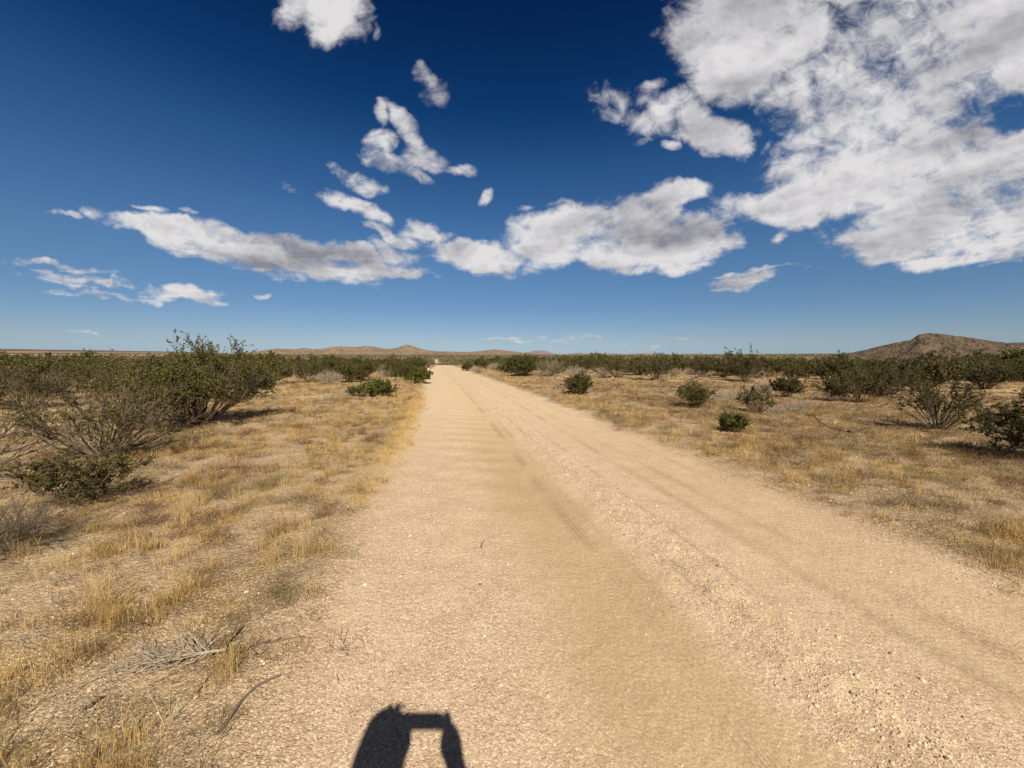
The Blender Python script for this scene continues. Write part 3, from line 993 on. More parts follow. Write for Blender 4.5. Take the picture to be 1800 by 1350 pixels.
def D(px, py, label, **kw):
    x, y = kw.pop('at', None) or ground_at(px, py)
    kw.setdefault('nleaf', 0)
    r = shrub('dead_bush', px, py, label, at=(x, y), bark=kw.pop('bark', M_DEAD), **kw)
    NAMED.append((x, y, kw.get('R', .8)))
    return r


# --- left of the road
S(352, 742, 'large dense green creosote bush with arching grey branches, biggest left of the road', seed=101, H=2.02, R=1.85, nst=52, nbr=9, ntw=6, nleaf=16, leaf=.030, green=1.1, olive=.14, dead=.17, low=.25, lean=(.05, 0), sprigs=10, spl=.30, flat=.52, thick=1.15)
S(185, 800, 'open half-bare creosote bush of many grey stems, in front of the large dense one', seed=102, H=1.4, R=1.25, nst=38, nbr=6, ntw=4, nleaf=10, leaf=.024, green=.6, olive=.5, dead=.3, low=.25, lean=(.05, .1), sprigs=5, thick=1.25, flat=.5, brspread=.34)
S(122, 885, 'small low olive bush with leaves brushing the ground, nearest on the left verge', seed=103, H=.62, R=.62, nst=22, nbr=7, ntw=6, nleaf=12, leaf=.017, green=.3, olive=.45, dead=.15, low=.1, lean=(.15, .1), sprigs=2, thick=.7, base=.12)
D(-22, 975, 'grey leafless tangled bush at the left edge of the photo', seed=104, H=.46, R=.62, nst=60, nbr=8, ntw=7, sprigs=0, flat=.6, thick=.5, brspread=.5, bark=M_BARK)
S(-150, 850, 'creosote bush mostly outside the left edge, reaching in with long bare dark branches', seed=105, H=1.2, R=2.1, nst=26, nbr=5, ntw=4, nleaf=3, leaf=.022, dead=.75, low=.3, sprigs=0, flat=.8, thick=1.2, bark=M_DARKBARK, brspread=.3)
S(300, 742, 'sparse brown-grey bush filling the gap beside the large dense creosote', at=(-7.9, 8.6), seed=106, H=.85, R=1.0, nst=26, nbr=7, ntw=5, nleaf=4, leaf=.022, dead=.4, olive=.7, low=.2, sprigs=1, flat=.5)
S(665, 697, 'low wide bright-green bush standing alone in the straw left of the road', seed=107, H=.68, R=.72, nst=30, nbr=8, ntw=7, nleaf=14, leaf=.03, green=1.1, olive=.08, dead=.03, low=.02, sprigs=0, flat=.3, base=.3)
S(632, 696, 'small grey-green bush touching the left side of the low bright-green one', seed=108, H=.5, R=.55, nst=22, nbr=6, ntw=5, nleaf=7, leaf=.03, green=.4, olive=.3, dead=.2, low=.05, sprigs=0, base=.3)
S(740, 673, 'round bright-green bush closest to the left edge of the road', seed=109, H=.95, R=.72, nst=26, nbr=8, ntw=6, nleaf=14, leaf=.04, green=1.0, olive=.1, dead=.03, low=.02, sprigs=0, flat=.35, base=.25)
S(716, 668, 'dark green bush just behind and left of the round roadside one', seed=110, H=1.25, R=1.0, nst=26, nbr=7, ntw=5, nleaf=12, leaf=.045, green=.4, low=.1, sprigs=1)
S(690, 662, 'grey-stemmed open creosote left of the roadside bushes', seed=111, H=1.7, R=1.5, nst=28, nbr=7, ntw=5, nleaf=9, leaf=.045, green=.3, dead=.25, sprigs=2)
S(616, 672, 'dark green creosote with a bare tan patch of ground on its right', seed=112, H=1.35, R=1.1, nst=30, nbr=8, ntw=6, nleaf=12, leaf=.04, green=.5, low=.08, sprigs=1)
D(580, 674, 'pale grey leafless bush in front of the creosote belt', seed=113, H=.85, R=.9, nst=40, nbr=8, ntw=6, sprigs=0, thick=1.1)
S(545, 672, 'wide olive creosote left of the pale grey leafless bush', seed=114, H=1.75, R=1.5, nst=30, nbr=8, ntw=5, nleaf=10, leaf=.042, green=.35, olive=.35, dead=.2, sprigs=3)
S(735, 655, 'dark creosote overhanging the left road edge where the road narrows', seed=115, H=1.7, R=1.4, nst=26, nbr=7, ntw=5, nleaf=11, leaf=.055, green=.3, sprigs=2)
S(45, 720, 'dark olive creosote with grey stems, far left behind the bare branches', seed=116, H=1.5, R=1.5, nst=34, nbr=8, ntw=5, nleaf=10, leaf=.032, green=.35, olive=.4, dead=.2, sprigs=1, low=.15)
S(200, 690, 'tall spindly creosote whose leafy top breaks the horizon left of the large bush', seed=117, H=1.75, R=1.05, nst=18, nbr=6, ntw=5, nleaf=8, leaf=.034, green=.3, olive=.4, dead=.3, sprigs=4, spl=.5, flat=.3)
S(140, 700, 'matted olive bush between the far left creosote and the spindly one', seed=118, H=.95, R=1.4, nst=30, nbr=7, ntw=5, nleaf=8, leaf=.034, green=.3, olive=.5, dead=.3, sprigs=0)

# --- right of the road
S(1017, 693, 'compact dark green round bush alone in the straw right of the road', seed=201, H=.98, R=.70, nst=34, nbr=8, ntw=6, nleaf=14, leaf=.030, green=1.1, olive=.10, dead=.08, low=.02, sprigs=5, spl=.28, flat=.45, base=.35, minspread=.2)
S(1223, 716, 'small feathery green bush under the leaning dark dead branch', seed=202, H=.82, R=.62, nst=30, nbr=7, ntw=6, nleaf=12, leaf=.022, green=.9, olive=.25, dead=.1, low=.25, sprigs=4, spl=.25, flat=.45, base=.15)
S(1332, 726, 'thin see-through little creosote with a few leafy tufts', seed=203, H=.88, R=.55, nst=18, nbr=5, ntw=5, nleaf=10, leaf=.024, green=.3, olive=.4, dead=.15, low=.25, sprigs=1)
S(1380, 698, 'small dark vase-shaped bush in front of the bare white ground', seed=204, H=.90, R=.62, nst=24, nbr=7, ntw=6, nleaf=12, leaf=.03, green=.25, olive=.45, dead=.05, low=.15, sprigs=0, flat=.3)
S(1284, 758, 'tiny low bright-green bush nearest the right side of the road', seed=205, H=.38, R=.33, nst=34, nbr=7, ntw=6, nleaf=12, leaf=.016, green=1.0, olive=.03, dead=0, low=.0, sprigs=0, flat=.25, base=.4, thick=.6, lean=(.2, 0), minspread=.25)
S(1648, 757, 'fan-shaped creosote with a bundle of dark bare stems below open leaves', seed=206, H=1.08, R=.80, nst=24, nbr=6, ntw=5, nleaf=9, leaf=.025, green=.25, olive=.45, dead=.05, low=.38, sprigs=0, flat=.3, base=.05, bark=M_DARKBARK, arch=.55)
S(1868, 812, 'dark creosote cut off by the right edge of the photo, twigs hanging low', seed=207, H=1.1, R=1.0, nst=36, nbr=8, ntw=6, nleaf=12, leaf=.026, green=.2, olive=.35, dead=.05, low=.12, sprigs=0, flat=.4, bark=M_DARKBARK)
S(1508, 706, 'leaning olive creosote with stems swept to the right at its foot', seed=208, H=1.1, R=1.15, nst=28, nbr=8, ntw=6, nleaf=11, leaf=.030, green=.3, olive=.45, dead=.1, low=.15, lean=(-.2, 0), sprigs=0)
S(1560, 694, 'dark green creosote behind the leaning olive one, grey stems at its right foot', seed=209, H=1.35, R=1.35, nst=32, nbr=8, ntw=6, nleaf=11, leaf=.034, green=.4, olive=.25, dead=.12, sprigs=1)
S(1312, 672, 'tall creosote with sprigs standing high against the sky, right of the road', seed=210, H=2.0, R=1.6, nst=34, nbr=8, ntw=6, nleaf=11, leaf=.045, green=.45, olive=.25, dead=.15, sprigs=16, spl=.52, low=.25)
S(1152, 668, 'wide dark creosote over a heap of grey dead stems', seed=211, H=1.75, R=1.6, nst=36, nbr=8, ntw=5, nleaf=10, leaf=.045, green=.3, olive=.25, dead=.3, sprigs=3, spl=.5, low=.35)
S(1085, 664, 'bright olive creosote with grey brush at its foot, right of the round bush', seed=212, H=1.7, R=1.7, nst=36, nbr=8, ntw=5, nleaf=10, leaf=.047, green=.7, olive=.25, dead=.25, sprigs=2, low=.35)
S(918, 661, 'full dark creosote where the right verge begins to open, nearest to the road', seed=213, H=2.0, R=1.75, nst=40, nbr=9, ntw=6, nleaf=12, leaf=.052, green=.3, olive=.2, dead=.08, sprigs=3, low=.1)
D(968, 662, 'grey half-dead bush right of the full dark creosote', seed=214, H=1.7, R=1.4, nst=34, nbr=8, ntw=5, sprigs=2, thick=1.3, nleaf=2, leaf=.05)
S(822, 652, 'small dark green bush on the right road edge near the crest', seed=215, H=1.0, R=.7, nst=24, nbr=7, ntw=6, nleaf=13, leaf=.055, green=.4, low=.02, sprigs=0, base=.3)
D(840, 656, 'low grey bush beside the small dark green one at the road edge', seed=216, H=.8, R=.9, nst=34, nbr=8, ntw=5, sprigs=0, thick=1.3)
D(985, 684, 'low grey-brown bush half hidden behind the compact round one', seed=217, H=.5, R=.7, nst=34, nbr=7, ntw=6, sprigs=0, thick=.9)
S(1234, 660, 'creosote with a crown of thin sprigs between the two big ones', seed=218, H=1.75, R=1.4, nst=28, nbr=7, ntw=5, nleaf=10, leaf=.045, green=.3, dead=.15, sprigs=5, spl=.5, low=.25)
D(1408, 722, 'white-grey dead bush low on the soil right of the thin little creosote', seed=219, H=.34, R=.42, nst=40, nbr=7, ntw=6, sprigs=0, thick=.5, bark=M_DEAD)
D(1380, 724, 'flat grey brush lying left of the white-grey dead bush', seed=220, H=.22, R=.7, nst=40, nbr=6, ntw=5, sprigs=0, thick=.5, flat=.7)
D(1290, 700, 'tangle of dark dead twigs on the ground behind the feathery bush', seed=221, H=.35, R=1.1, nst=44, nbr=6, ntw=5, sprigs=0, thick=.9, flat=.8)
D(1340, 690, 'pale straw-grey bush behind the thin little creosote', seed=222, H=.6, R=.8, nst=50, nbr=8, ntw=6, sprigs=0, thick=.7)
S(1700, 668, 'dark creosote at the right end of the front row, above the straw patch', seed=223, H=1.7, R=1.7, nst=34, nbr=8, ntw=5, nleaf=11, leaf=.038, green=.35, olive=.3, dead=.15, sprigs=2)
S(1775, 672, 'dark creosote by the right edge of the photo, behind the straw patch', seed=224, H=1.7, R=1.5, nst=34, nbr=8, ntw=5, nleaf=11, leaf=.038, green=.3, olive=.25, dead=.2, sprigs=1)
S(1625, 676, 'green creosote behind the fan-shaped one', seed=225, H=1.5, R=1.6, nst=34, nbr=8, ntw=5, nleaf=11, leaf=.038, green=.4, olive=.25, dead=.12, sprigs=1)
D(1010, 665, 'grey leafless brush in the gap behind the compact round bush', seed=226, H=1.0, R=1.1, nst=34, nbr=7, ntw=5, sprigs=0, thick=1.3)

# --- the belt: kinds built once, copied as individuals
KINDS = []
for i in range(10):
    sd = 300 + i
    deadish = (.1, .15, .3, .12, .2, .1, .35, .15, .1, .25)[i]
    data = shrub_data(seed=sd, H=1.7, R=1.45, nst=26, nbr=7, ntw=5, nleaf=9, leaf=.066, green=(.5, .8, .3, .9, .5, .7, .3, .8, .4, .6)[i],
                      olive=(.2, .3, .5, .15, .3, .25, .5, .2, .4, .3)[i], dead=deadish, sprigs=(3, 0, 7, 1, 5, 0, 3, 8, 2, 4)[i], low=.15 if i % 2 else .3, thick=1.6)
    (SV, SF), lf = data
    a = mesh_np('branches', SV, SF); a.materials.append(M_BARK)
    b = mesh_np('foliage', lf[0], lf[1], False, {'tint': lf[2]}); b.materials.append(M_LEAF)
    KINDS.append((a, b))
DKINDS = []
for i in range(3):
    (SV, SF), lf = shrub_data(seed=330 + i, H=1.1, R=1.1, nst=36, nbr=8, ntw=5, nleaf=0, sprigs=1, thick=1.7)
    a = mesh_np('branches', SV, SF); a.materials.append(M_DEAD)
    DKINDS.append(a)


def project(x, y, z):
    cz, cy = z - CAM_H, y
    depth = cy * math.cos(PITCH) - cz * math.sin(PITCH)
    upc = cy * math.sin(PITCH) + cz * math.cos(PITCH)
    return 900 + FPX * x / depth, 675 - FPX * upc / depth, depth


def scatter_belt():
    rg = np.random.default_rng(5)
    pts = []
    x, y = wedge(rg, 9, 150, .9, 56)
    o = np.argsort(np.hypot(x, y))
    x, y = x[o], y[o]
    grid = {}

    def near(px_, py_, r):
        gx, gy = int(px_ // 4), int(py_ // 4)
        for i in range(gx - 1, gx + 2):
            for j in range(gy - 1, gy + 2):
                for q in grid.get((i, j), ()):
                    if (q[0] - px_) ** 2 + (q[1] - py_) ** 2 < r * r: return True
        return False
    named = np.array([(a, b, c) for a, b, c in NAMED])
    for X, Y in zip(x, y):
        s = float(road_s(np.array([X]), np.array([Y]))[0])
        if abs(s) < 4.4 + (1.2 if s > 0 else 0): continue
        u = 900 + FPX * X / Y
        lim = np.interp(u, [0, 120, 240, 320, 480, 520, 720, 780, 860, 1000, 1100, 1300, 1420, 1500, 1700, 1800],
                        [11.5, 12, 13, 17, 20, 25, 27, 30, 34, 32, 31, 29, 24, 17.5, 19, 21])
        dd = math.hypot(X, Y)
        if Y < lim: continue
        if named.size and np.min(np.hypot(named[:, 0] - X, named[:, 1] - Y) - named[:, 2] * .75) < .9: continue
        if perlin(np.array([X * .11]), np.array([Y * .11]), 66)[0] + .35 * (rg.random() - .5) > .26: continue
        r = 2.45 if dd < 60 else 3.1
        if near(X, Y, r): continue
        grid.setdefault((int(X // 4), int(Y // 4)), []).append((X, Y))
        pts.append((X, Y, s))
    return pts


belt = scatter_belt()
MAX_IND = 300 - 36
ind, rest = belt[:MAX_IND], belt[MAX_IND:]
rb = random.Random(3)


KIND_LOOK = ['dull', 'bright green', 'half-bare', 'yellowish green', 'sprigged', 'leafy', 'thin grey-stemmed', 'green sprigged', 'dull olive', 'patchy']


def belt_label(px, depth, s, dead, big, k):
    side = 'left' if s < 0 else 'right'
    rows = ('front' if depth < 22 else 'near' if depth < 30 else 'middle' if depth < 40 else 'back')
    if side == 'left':
        where = 'at the far left edge' if px < 90 else 'left of the spindly creosote' if px < 190 else 'behind the open half-bare bush' if px < 290 else 'behind the large dense bush' if px < 470 else 'behind the wide olive creosote' if px < 600 else 'behind the low bright-green bush' if px < 680 else 'beside the road near the crest'
    else:
        where = 'beside the road near the crest' if px < 880 else 'behind the full dark creosote' if px < 990 else 'behind the bright olive creosote' if px < 1110 else 'behind the heap of grey stems' if px < 1200 else 'behind the tall sprigged creosote' if px < 1390 else 'behind the vase-shaped bush' if px < 1480 else 'below the left foot of the hill' if px < 1590 else 'below the hill top' if px < 1690 else 'at far right below the hill'
    look = ('large' if big > 1.0 else 'small') + (' leafless grey bush' if dead else f' {KIND_LOOK[k]} creosote')
    return f'{look}, {rows} {side} belt, {where}'


for k, (X, Y, s) in enumerate(ind):
    dead = rb.random() < .16
    sc = rb.choice((rb.uniform(.5, .8), rb.uniform(.75, 1.05), rb.uniform(.85, 1.15)))
    if not dead and rb.random() < .10: sc *= 1.25
    if X < -5 and Y < 19: sc = min(sc * .8, .68)
    px, py, dp = project(X, Y, 0)
    root = empty('dead_bush' if dead else 'creosote_bush', (X, Y, H1(X, Y)))
    root.rotation_euler = (rb.uniform(-.06, .06), rb.uniform(-.06, .06), rb.uniform(0, 6.28))
    root.scale = (sc * rb.uniform(.9, 1.15), sc * rb.uniform(.9, 1.15), sc)
    kn = rb.randrange(10)
    tag(root, belt_label(px, dp, s, dead, sc, kn), 'bush', 'creosote bushes of the belt behind the verges' if not dead else 'leafless bushes among the creosote belt')
    if dead:
        link('branches', rb.choice(DKINDS), None, root)
    else:
        a, b = KINDS[kn]
        link('branches', a, None, root)
        link('foliage', b, None, root)


def far_scrub():
    rg = np.random.default_rng(17)
    P = [(x, y) for x, y, s in rest]
    near_n = len(P)
    P = np.array(P)
    allV, allF, allC, off = [], [], [], 0
    jobs = [(P[:, 0], P[:, 1], 130, .13, 1.6)]
    for r0, r1, dens, nq, sz, hh in ((150, 330, .045, 60, .22, 1.6), (330, 700, .016, 22, .45, 1.7), (700, 1500, .004, 12, .9, 2.0), (1500, 2600, .0011, 8, 1.8, 2.6)):
        x, y = wedge(rg, r0, r1, dens, 56)
        s = road_s(x, y)
        azd = np.degrees(np.arctan2(x, y)); d = np.hypot(x, y)
        ok = (np.abs(s) > 5) | ((d > 110) & ((d < 330) | (d > 730)))
        for a0, a1, d0, d1 in ((-35, -31, 760, 840), (-24.2, -21.2, 600, 680), (-20.4, -19.2, 640, 700)):
            ok &= ~((azd > a0 - .3) & (azd < a1 + .3) & (d > d0 - 160) & (d < d1 + 10))
        x, y = x[ok], y[ok]
        jobs.append((x, y, nq, sz, hh))
    for x, y, nq, sz, hh in jobs:
        n = len(x)
        idx = np.repeat(np.arange(n), nq)
        hs = hh * (.65 + .6 * rg.random(n))[idx]
        rr = 1.35 * hh / 1.7
        a = rg.random(len(idx)) * 2 * np.pi
        q = rg.random(len(idx)) ** .5
        zz_ = rg.random(len(idx))
        rad = rr * q * (.45 + .75 * np.sin(np.clip(zz_, 0, 1) * 2.6))
        bx, by = x[idx] + rad * np.cos(a), y[idx] + rad * np.sin(a)
        bz = np.repeat(height(x, y), nq) + .12 + zz_ * hs * (1 - .35 * q)
        base = np.where(rg.random(n)[:, None] < .18, np.array([[.19, .155, .115]]), GREEN_DARK + (np.array([.135, .128, .04]) - GREEN_DARK) * rg.random((n, 1)))[idx]
        br = rg.random(len(idx))[:, None]
        col = base * (.7 + .7 * br)
        col = np.where((zz_[:, None] < .3) & (br < .5), np.array([[.16, .13, .10]]), col)
        V, F, C = leaves(np.stack([bx, by, bz], 1), sz, col, rg, 1.2)
        allV.append(V); allF.append(F + off); allC.append(C); off += len(V)
    me = mesh_np('creosote_scrub', np.concatenate(allV), np.concatenate(allF), False, {'tint': np.concatenate(allC)})
    o = link('creosote_scrub', me, M_LEAF)
    tag(o, 'distant dark creosote scrub reading as one mass across the desert plain', 'scrub', kind='stuff')


far_scrub()

# ------------------------------------------------------------------ fallen wood
def path_px(pts, lift=None):
    out = []
    for i, (px, py) in enumerate(pts):
        x, y = ground_at(px, py)
        out.append((x, y, H1(x, y) + (lift[i] if lift else 0)))
    return np.array(out)


def resample(p, n):
    d = np.concatenate([[0], np.cumsum(np.linalg.norm(np.diff(p, axis=0), axis=1))])
    t = np.linspace(0, d[-1], n)
    return np.stack([np.interp(t, d, p[:, i]) for i in range(3)], 1)


def stick(name, pts, r0, r1, label, mat, lift=None, twigs=0, seed=0, cat='stick', tl=.12, group=None, flatten=.25):
    rg = np.random.default_rng(seed)
    p = resample(path_px(pts, lift), 14)
    p[:, :2] += rg.normal(0, .003, (14, 2))
    p[:, 2] += r0 * .8
    root = empty(name, tuple(p[0]))
    tag(root, label, cat, group)
    sets = [(p[None] - p[0], r0, r1, 7)]
    V, F = tubes(sets)
    link('stem', mesh_np('stem', V, F, True), mat, root)
    if twigs:
        tw, _, _ = children_of(p[None] - p[0], twigs, .15, 1.0, tl, .55, 5, rg, .0, None, .2)
        tw2, _, _ = children_of(tw, 3, .3, 1.0, tl * .45, .5, 4, rg, .0, None, .2)
        for q in (tw, tw2):
            g0 = height(q[..., 0] + p[0, 0], q[..., 1] + p[0, 1]) - p[0, 2]
            q[..., 2] = np.maximum(g0 + .004, g0 + np.abs(q[..., 2] - g0) * (flatten if flatten else 1))
        V, F = tubes([(tw, r1 * .8, r1 * .4, 4), (tw2, r1 * .45, r1 * .25, 3)])
        link('twigs', mesh_np('twigs', V, F), mat, root)
    return root


M_STICK = flat_mat('grey_stick', (.15, .115, .095), .9, .35, 60)
stick('fallen_stick', [(384, 1290), (405, 1262), (420, 1240), (436, 1222), (455, 1205), (478, 1194), (494, 1188)], .0085, .005, 'long bent grey stick lying alone at the left edge of the road', M_STICK, twigs=0, seed=1)
stick('dead_branch', [(398, 1152), (370, 1158), (345, 1160), (322, 1163), (300, 1167), (268, 1172)], .0085, .0034, 'bleached dead branch spraying fine white twigs over the foreground grass', M_DEAD, lift=[.03, .03, .03, .03, .02, .01], twigs=52, seed=2, cat='dead branch', tl=.21, flatten=.95)
stick('dead_branch', [(392, 1148), (402, 1132), (413, 1122), (418, 1112)], .0085, .006, 'short thick dark broken branch end standing up beside the bleached twigs', M_STICK, lift=[.01, .02, .04, .06], twigs=3, seed=3, cat='dead branch', tl=.06)
stick('dead_branch', [(404, 1150), (425, 1148), (448, 1138), (474, 1130)], .005, .0035, 'thin forked branch pointing right towards the road from the bleached twigs', M_STICK, lift=[.01, .01, .01, .02], twigs=8, seed=4, cat='dead branch', tl=.11)
stick('fallen_stick', [(398, 1158), (380, 1178), (358, 1202)], .005, .003, 'thin dark stick running down from the bleached branch', M_STICK, twigs=4, seed=5, tl=.08)
stick('fallen_stick', [(150, 1249), (166, 1237), (182, 1226)], .009, .006, 'short dark stick in the grass at the lower left', M_STICK, seed=6)
stick('fallen_stick', [(166, 1335), (170, 1322), (174, 1312)], .009, .007, 'stubby dark stick near the bottom left of the photo', M_STICK, seed=7)
stick('fallen_stick', [(847, 964), (846, 957), (853, 950)], .005, .003, 'tiny twig lying in the middle of the road', M_STICK, seed=8)
stick('fallen_log', [(1492, 762), (1512, 757), (1530, 752)], .035, .022, 'short black branch lying in the grass right of the road', M_DARKBARK, seed=9, cat='dead branch')
stick('fallen_stick', [(1428, 728), (1440, 742), (1462, 753), (1485, 759)], .014, .009, 'long thin curved stick reaching to the short black branch', M_DARKBARK, seed=10)
stick('leaning_branch', [(1192, 690), (1205, 680), (1222, 676), (1243, 664)], .055, .03, 'dark dead branch leaning up out of the brush behind the feathery bush', M_DARKBARK, lift=[.02, .1, .35, .2], twigs=12, seed=12, cat='dead branch', tl=.6, flatten=.9)
stick('dead_branch', [(1545, 715), (1560, 713), (1575, 700), (1590, 697)], .014, .008, 'thin dark forked branch between the leaning olive bush and the fan-shaped one', M_DARKBARK, lift=[0, .02, .12, .2], twigs=3, seed=13, cat='dead branch', tl=.3, flatten=.9)
stick('dead_branch', [(520, 700), (545, 699), (570, 700)], .03, .015, 'flat grey dead wood lying right of the large dense creosote', M_DEAD, twigs=16, seed=14, cat='dead branch', tl=.4, flatten=.3)

# ------------------------------------------------------------------ far things: sheds, pole, boulders
def bm_box(lo, hi):
    (x0, y0, z0), (x1, y1, z1) = lo, hi
    v = [(x0, y0, z0), (x1, y0, z0), (x1, y1, z0), (x0, y1, z0), (x0, y0, z1), (x1, y0, z1), (x1, y1, z1), (x0, y1, z1)]
    f = [(0, 3, 2, 1), (4, 5, 6, 7), (0, 1, 5, 4), (1, 2, 6, 5), (2, 3, 7, 6), (3, 0, 4, 7)]
    return v, f


M_WHITE = flat_mat('white_wall', (.78, .76, .72), .7, .05, 1)
M_ROOF = flat_mat('pale_roof', (.55, .52, .48), .6, .1, 1)
M_POLE = flat_mat('pole_wood', (.16, .12, .09), .9, .2, 4)


def shed(px, d, w, h, label, yaw=.2):
    x, y, z = px_ray(px, 630)
    a = math.atan2(x, y)
    X, Y = d * math.sin(a), d * math.cos(a)
    root = empty('shed', (X, Y, H1(X, Y)))
    root.rotation_euler = (0, 0, -a + yaw)
    tag(root, label, 'shed', 'white sheds on the far plain')
    v, f = bm_box((-w / 2, -3, -1), (w / 2, 3, h))
    me = bpy.data.meshes.new('wall'); me.from_pydata(v, [], f); link('wall', me, M_WHITE, root)
    e = .3
    v = [(-w / 2 - e, -3.4, h + .005), (w / 2 + e, -3.4, h + .005), (w / 2 + e, 3.4, h + .005), (-w / 2 - e, 3.4, h + .005), (-w / 2 - e, 0, h + 1.3), (w / 2 + e, 0, h + 1.3)]
    f = [(0, 1, 5, 4), (3, 4, 5, 2), (0, 4, 3), (1, 2, 5), (0, 3, 2, 1)]
    me = bpy.data.meshes.new('roof'); me.from_pydata(v, [], f); link('roof', me, M_ROOF, root)


shed(452, 620, 6, 1.6, 'small white shed on the far plain, left of the other')
shed(471, 600, 7, 2.6, 'larger white shed on the far plain right of the small one', -.15)
shed(648, 600, 5, 1.5, 'tiny white shed at the end of the pale clearing', .1)


def pole(px, d, hgt, label):
    x, y, z = px_ray(px, 630)
    a = math.atan2(x, y)
    X, Y = d * math.sin(a), d * math.cos(a)
    root = empty('utility_pole', (X, Y, H1(X, Y)))
    tag(root, label, 'pole')
    V, F = tubes([(np.array([[[0, 0, -1.], [0, 0, hgt * .5], [0, 0, hgt]]]), .28, .2, 8)])
    link('post', mesh_np('post', V, F, True), M_POLE, root)
    v, f = bm_box((-1.6, .22, hgt - 1.0), (1.6, .40, hgt - .75))
    me = bpy.data.meshes.new('crossarm'); me.from_pydata(v, [], f); link('crossarm', me, M_POLE, root)


pole(763.5, 420, 14, 'thin utility pole rising over the horizon above the far end of the road')

M_ROCK = flat_mat('pale_rock', (.52, .43, .34), .9, .25, 6, bump=.02)


def boulder(px, py, r, label, seed, sq=(1, .8, .7)):
    x, y = ground_at(px, py)
    rg = np.random.default_rng(seed)
    import bmesh
    bm = bmesh.new()
    bmesh.ops.create_icosphere(bm, subdivisions=3, radius=1)
    for v in bm.verts:
        n = float(perlin(np.array([v.co.x * 1.3 + seed]), np.array([v.co.y * 1.3 + v.co.z * 1.7]), seed)[0])
        v.co *= r * (1 + .45 * n)
        v.co.x *= sq[0]; v.co.y *= sq[1]; v.co.z *= sq[2]
    me = bpy.data.meshes.new('boulder'); bm.to_mesh(me); bm.free()
    o = link('boulder', me, M_ROCK)
    o.location = (x, y, H1(x, y) + r * sq[2] * .4)
    o.rotation_euler = (0, 0, rg.random() * 6)
    return tag(o, label, 'boulder')


boulder(731, 659, .38, 'pale rounded boulder left of the road behind the round bright-green bush', 1)
boulder(752, 651, .30, 'smaller pale boulder left of the road near the crest', 2)

# ------------------------------------------------------------------ the photographer, whose shadow falls on the road
def skin_mesh(name, verts, edges, radii, mat, root_i=0, sub=2, parent=None):
    me = bpy.data.meshes.new(name)
    me.from_pydata(verts, edges, [])
    o = link(name, me, mat, parent)
    sk = o.modifiers.new('skin', 'SKIN')
    sk.use_smooth_shade = True
    for i, r in enumerate(radii):
        sv = me.skin_vertices[0].data[i]
        sv.radius = r if isinstance(r, tuple) else (r, r)
        sv.use_root = (i == root_i)
    sb = o.modifiers.new('subdivision', 'SUBSURF')
    sb.levels = sub; sb.render_levels = sub
    return o


M_SKIN = flat_mat('skin', (.50, .31, .22), .55, .08, 30, .35)
M_SHIRT = flat_mat('dark_cloth', (.05, .055, .07), .9, .2, 60)
M_JEANS = flat_mat('denim', (.07, .10, .17), .9, .2, 80)
M_HAIR = flat_mat('brown_hair', (.06, .038, .022), .6, .3, 60)
M_SHOE = flat_mat('shoe', (.12, .11, .10), .7, .2, 30)
M_PHONE = flat_mat('phone_shell', (.03, .03, .035), .35, .1, 10, .5)


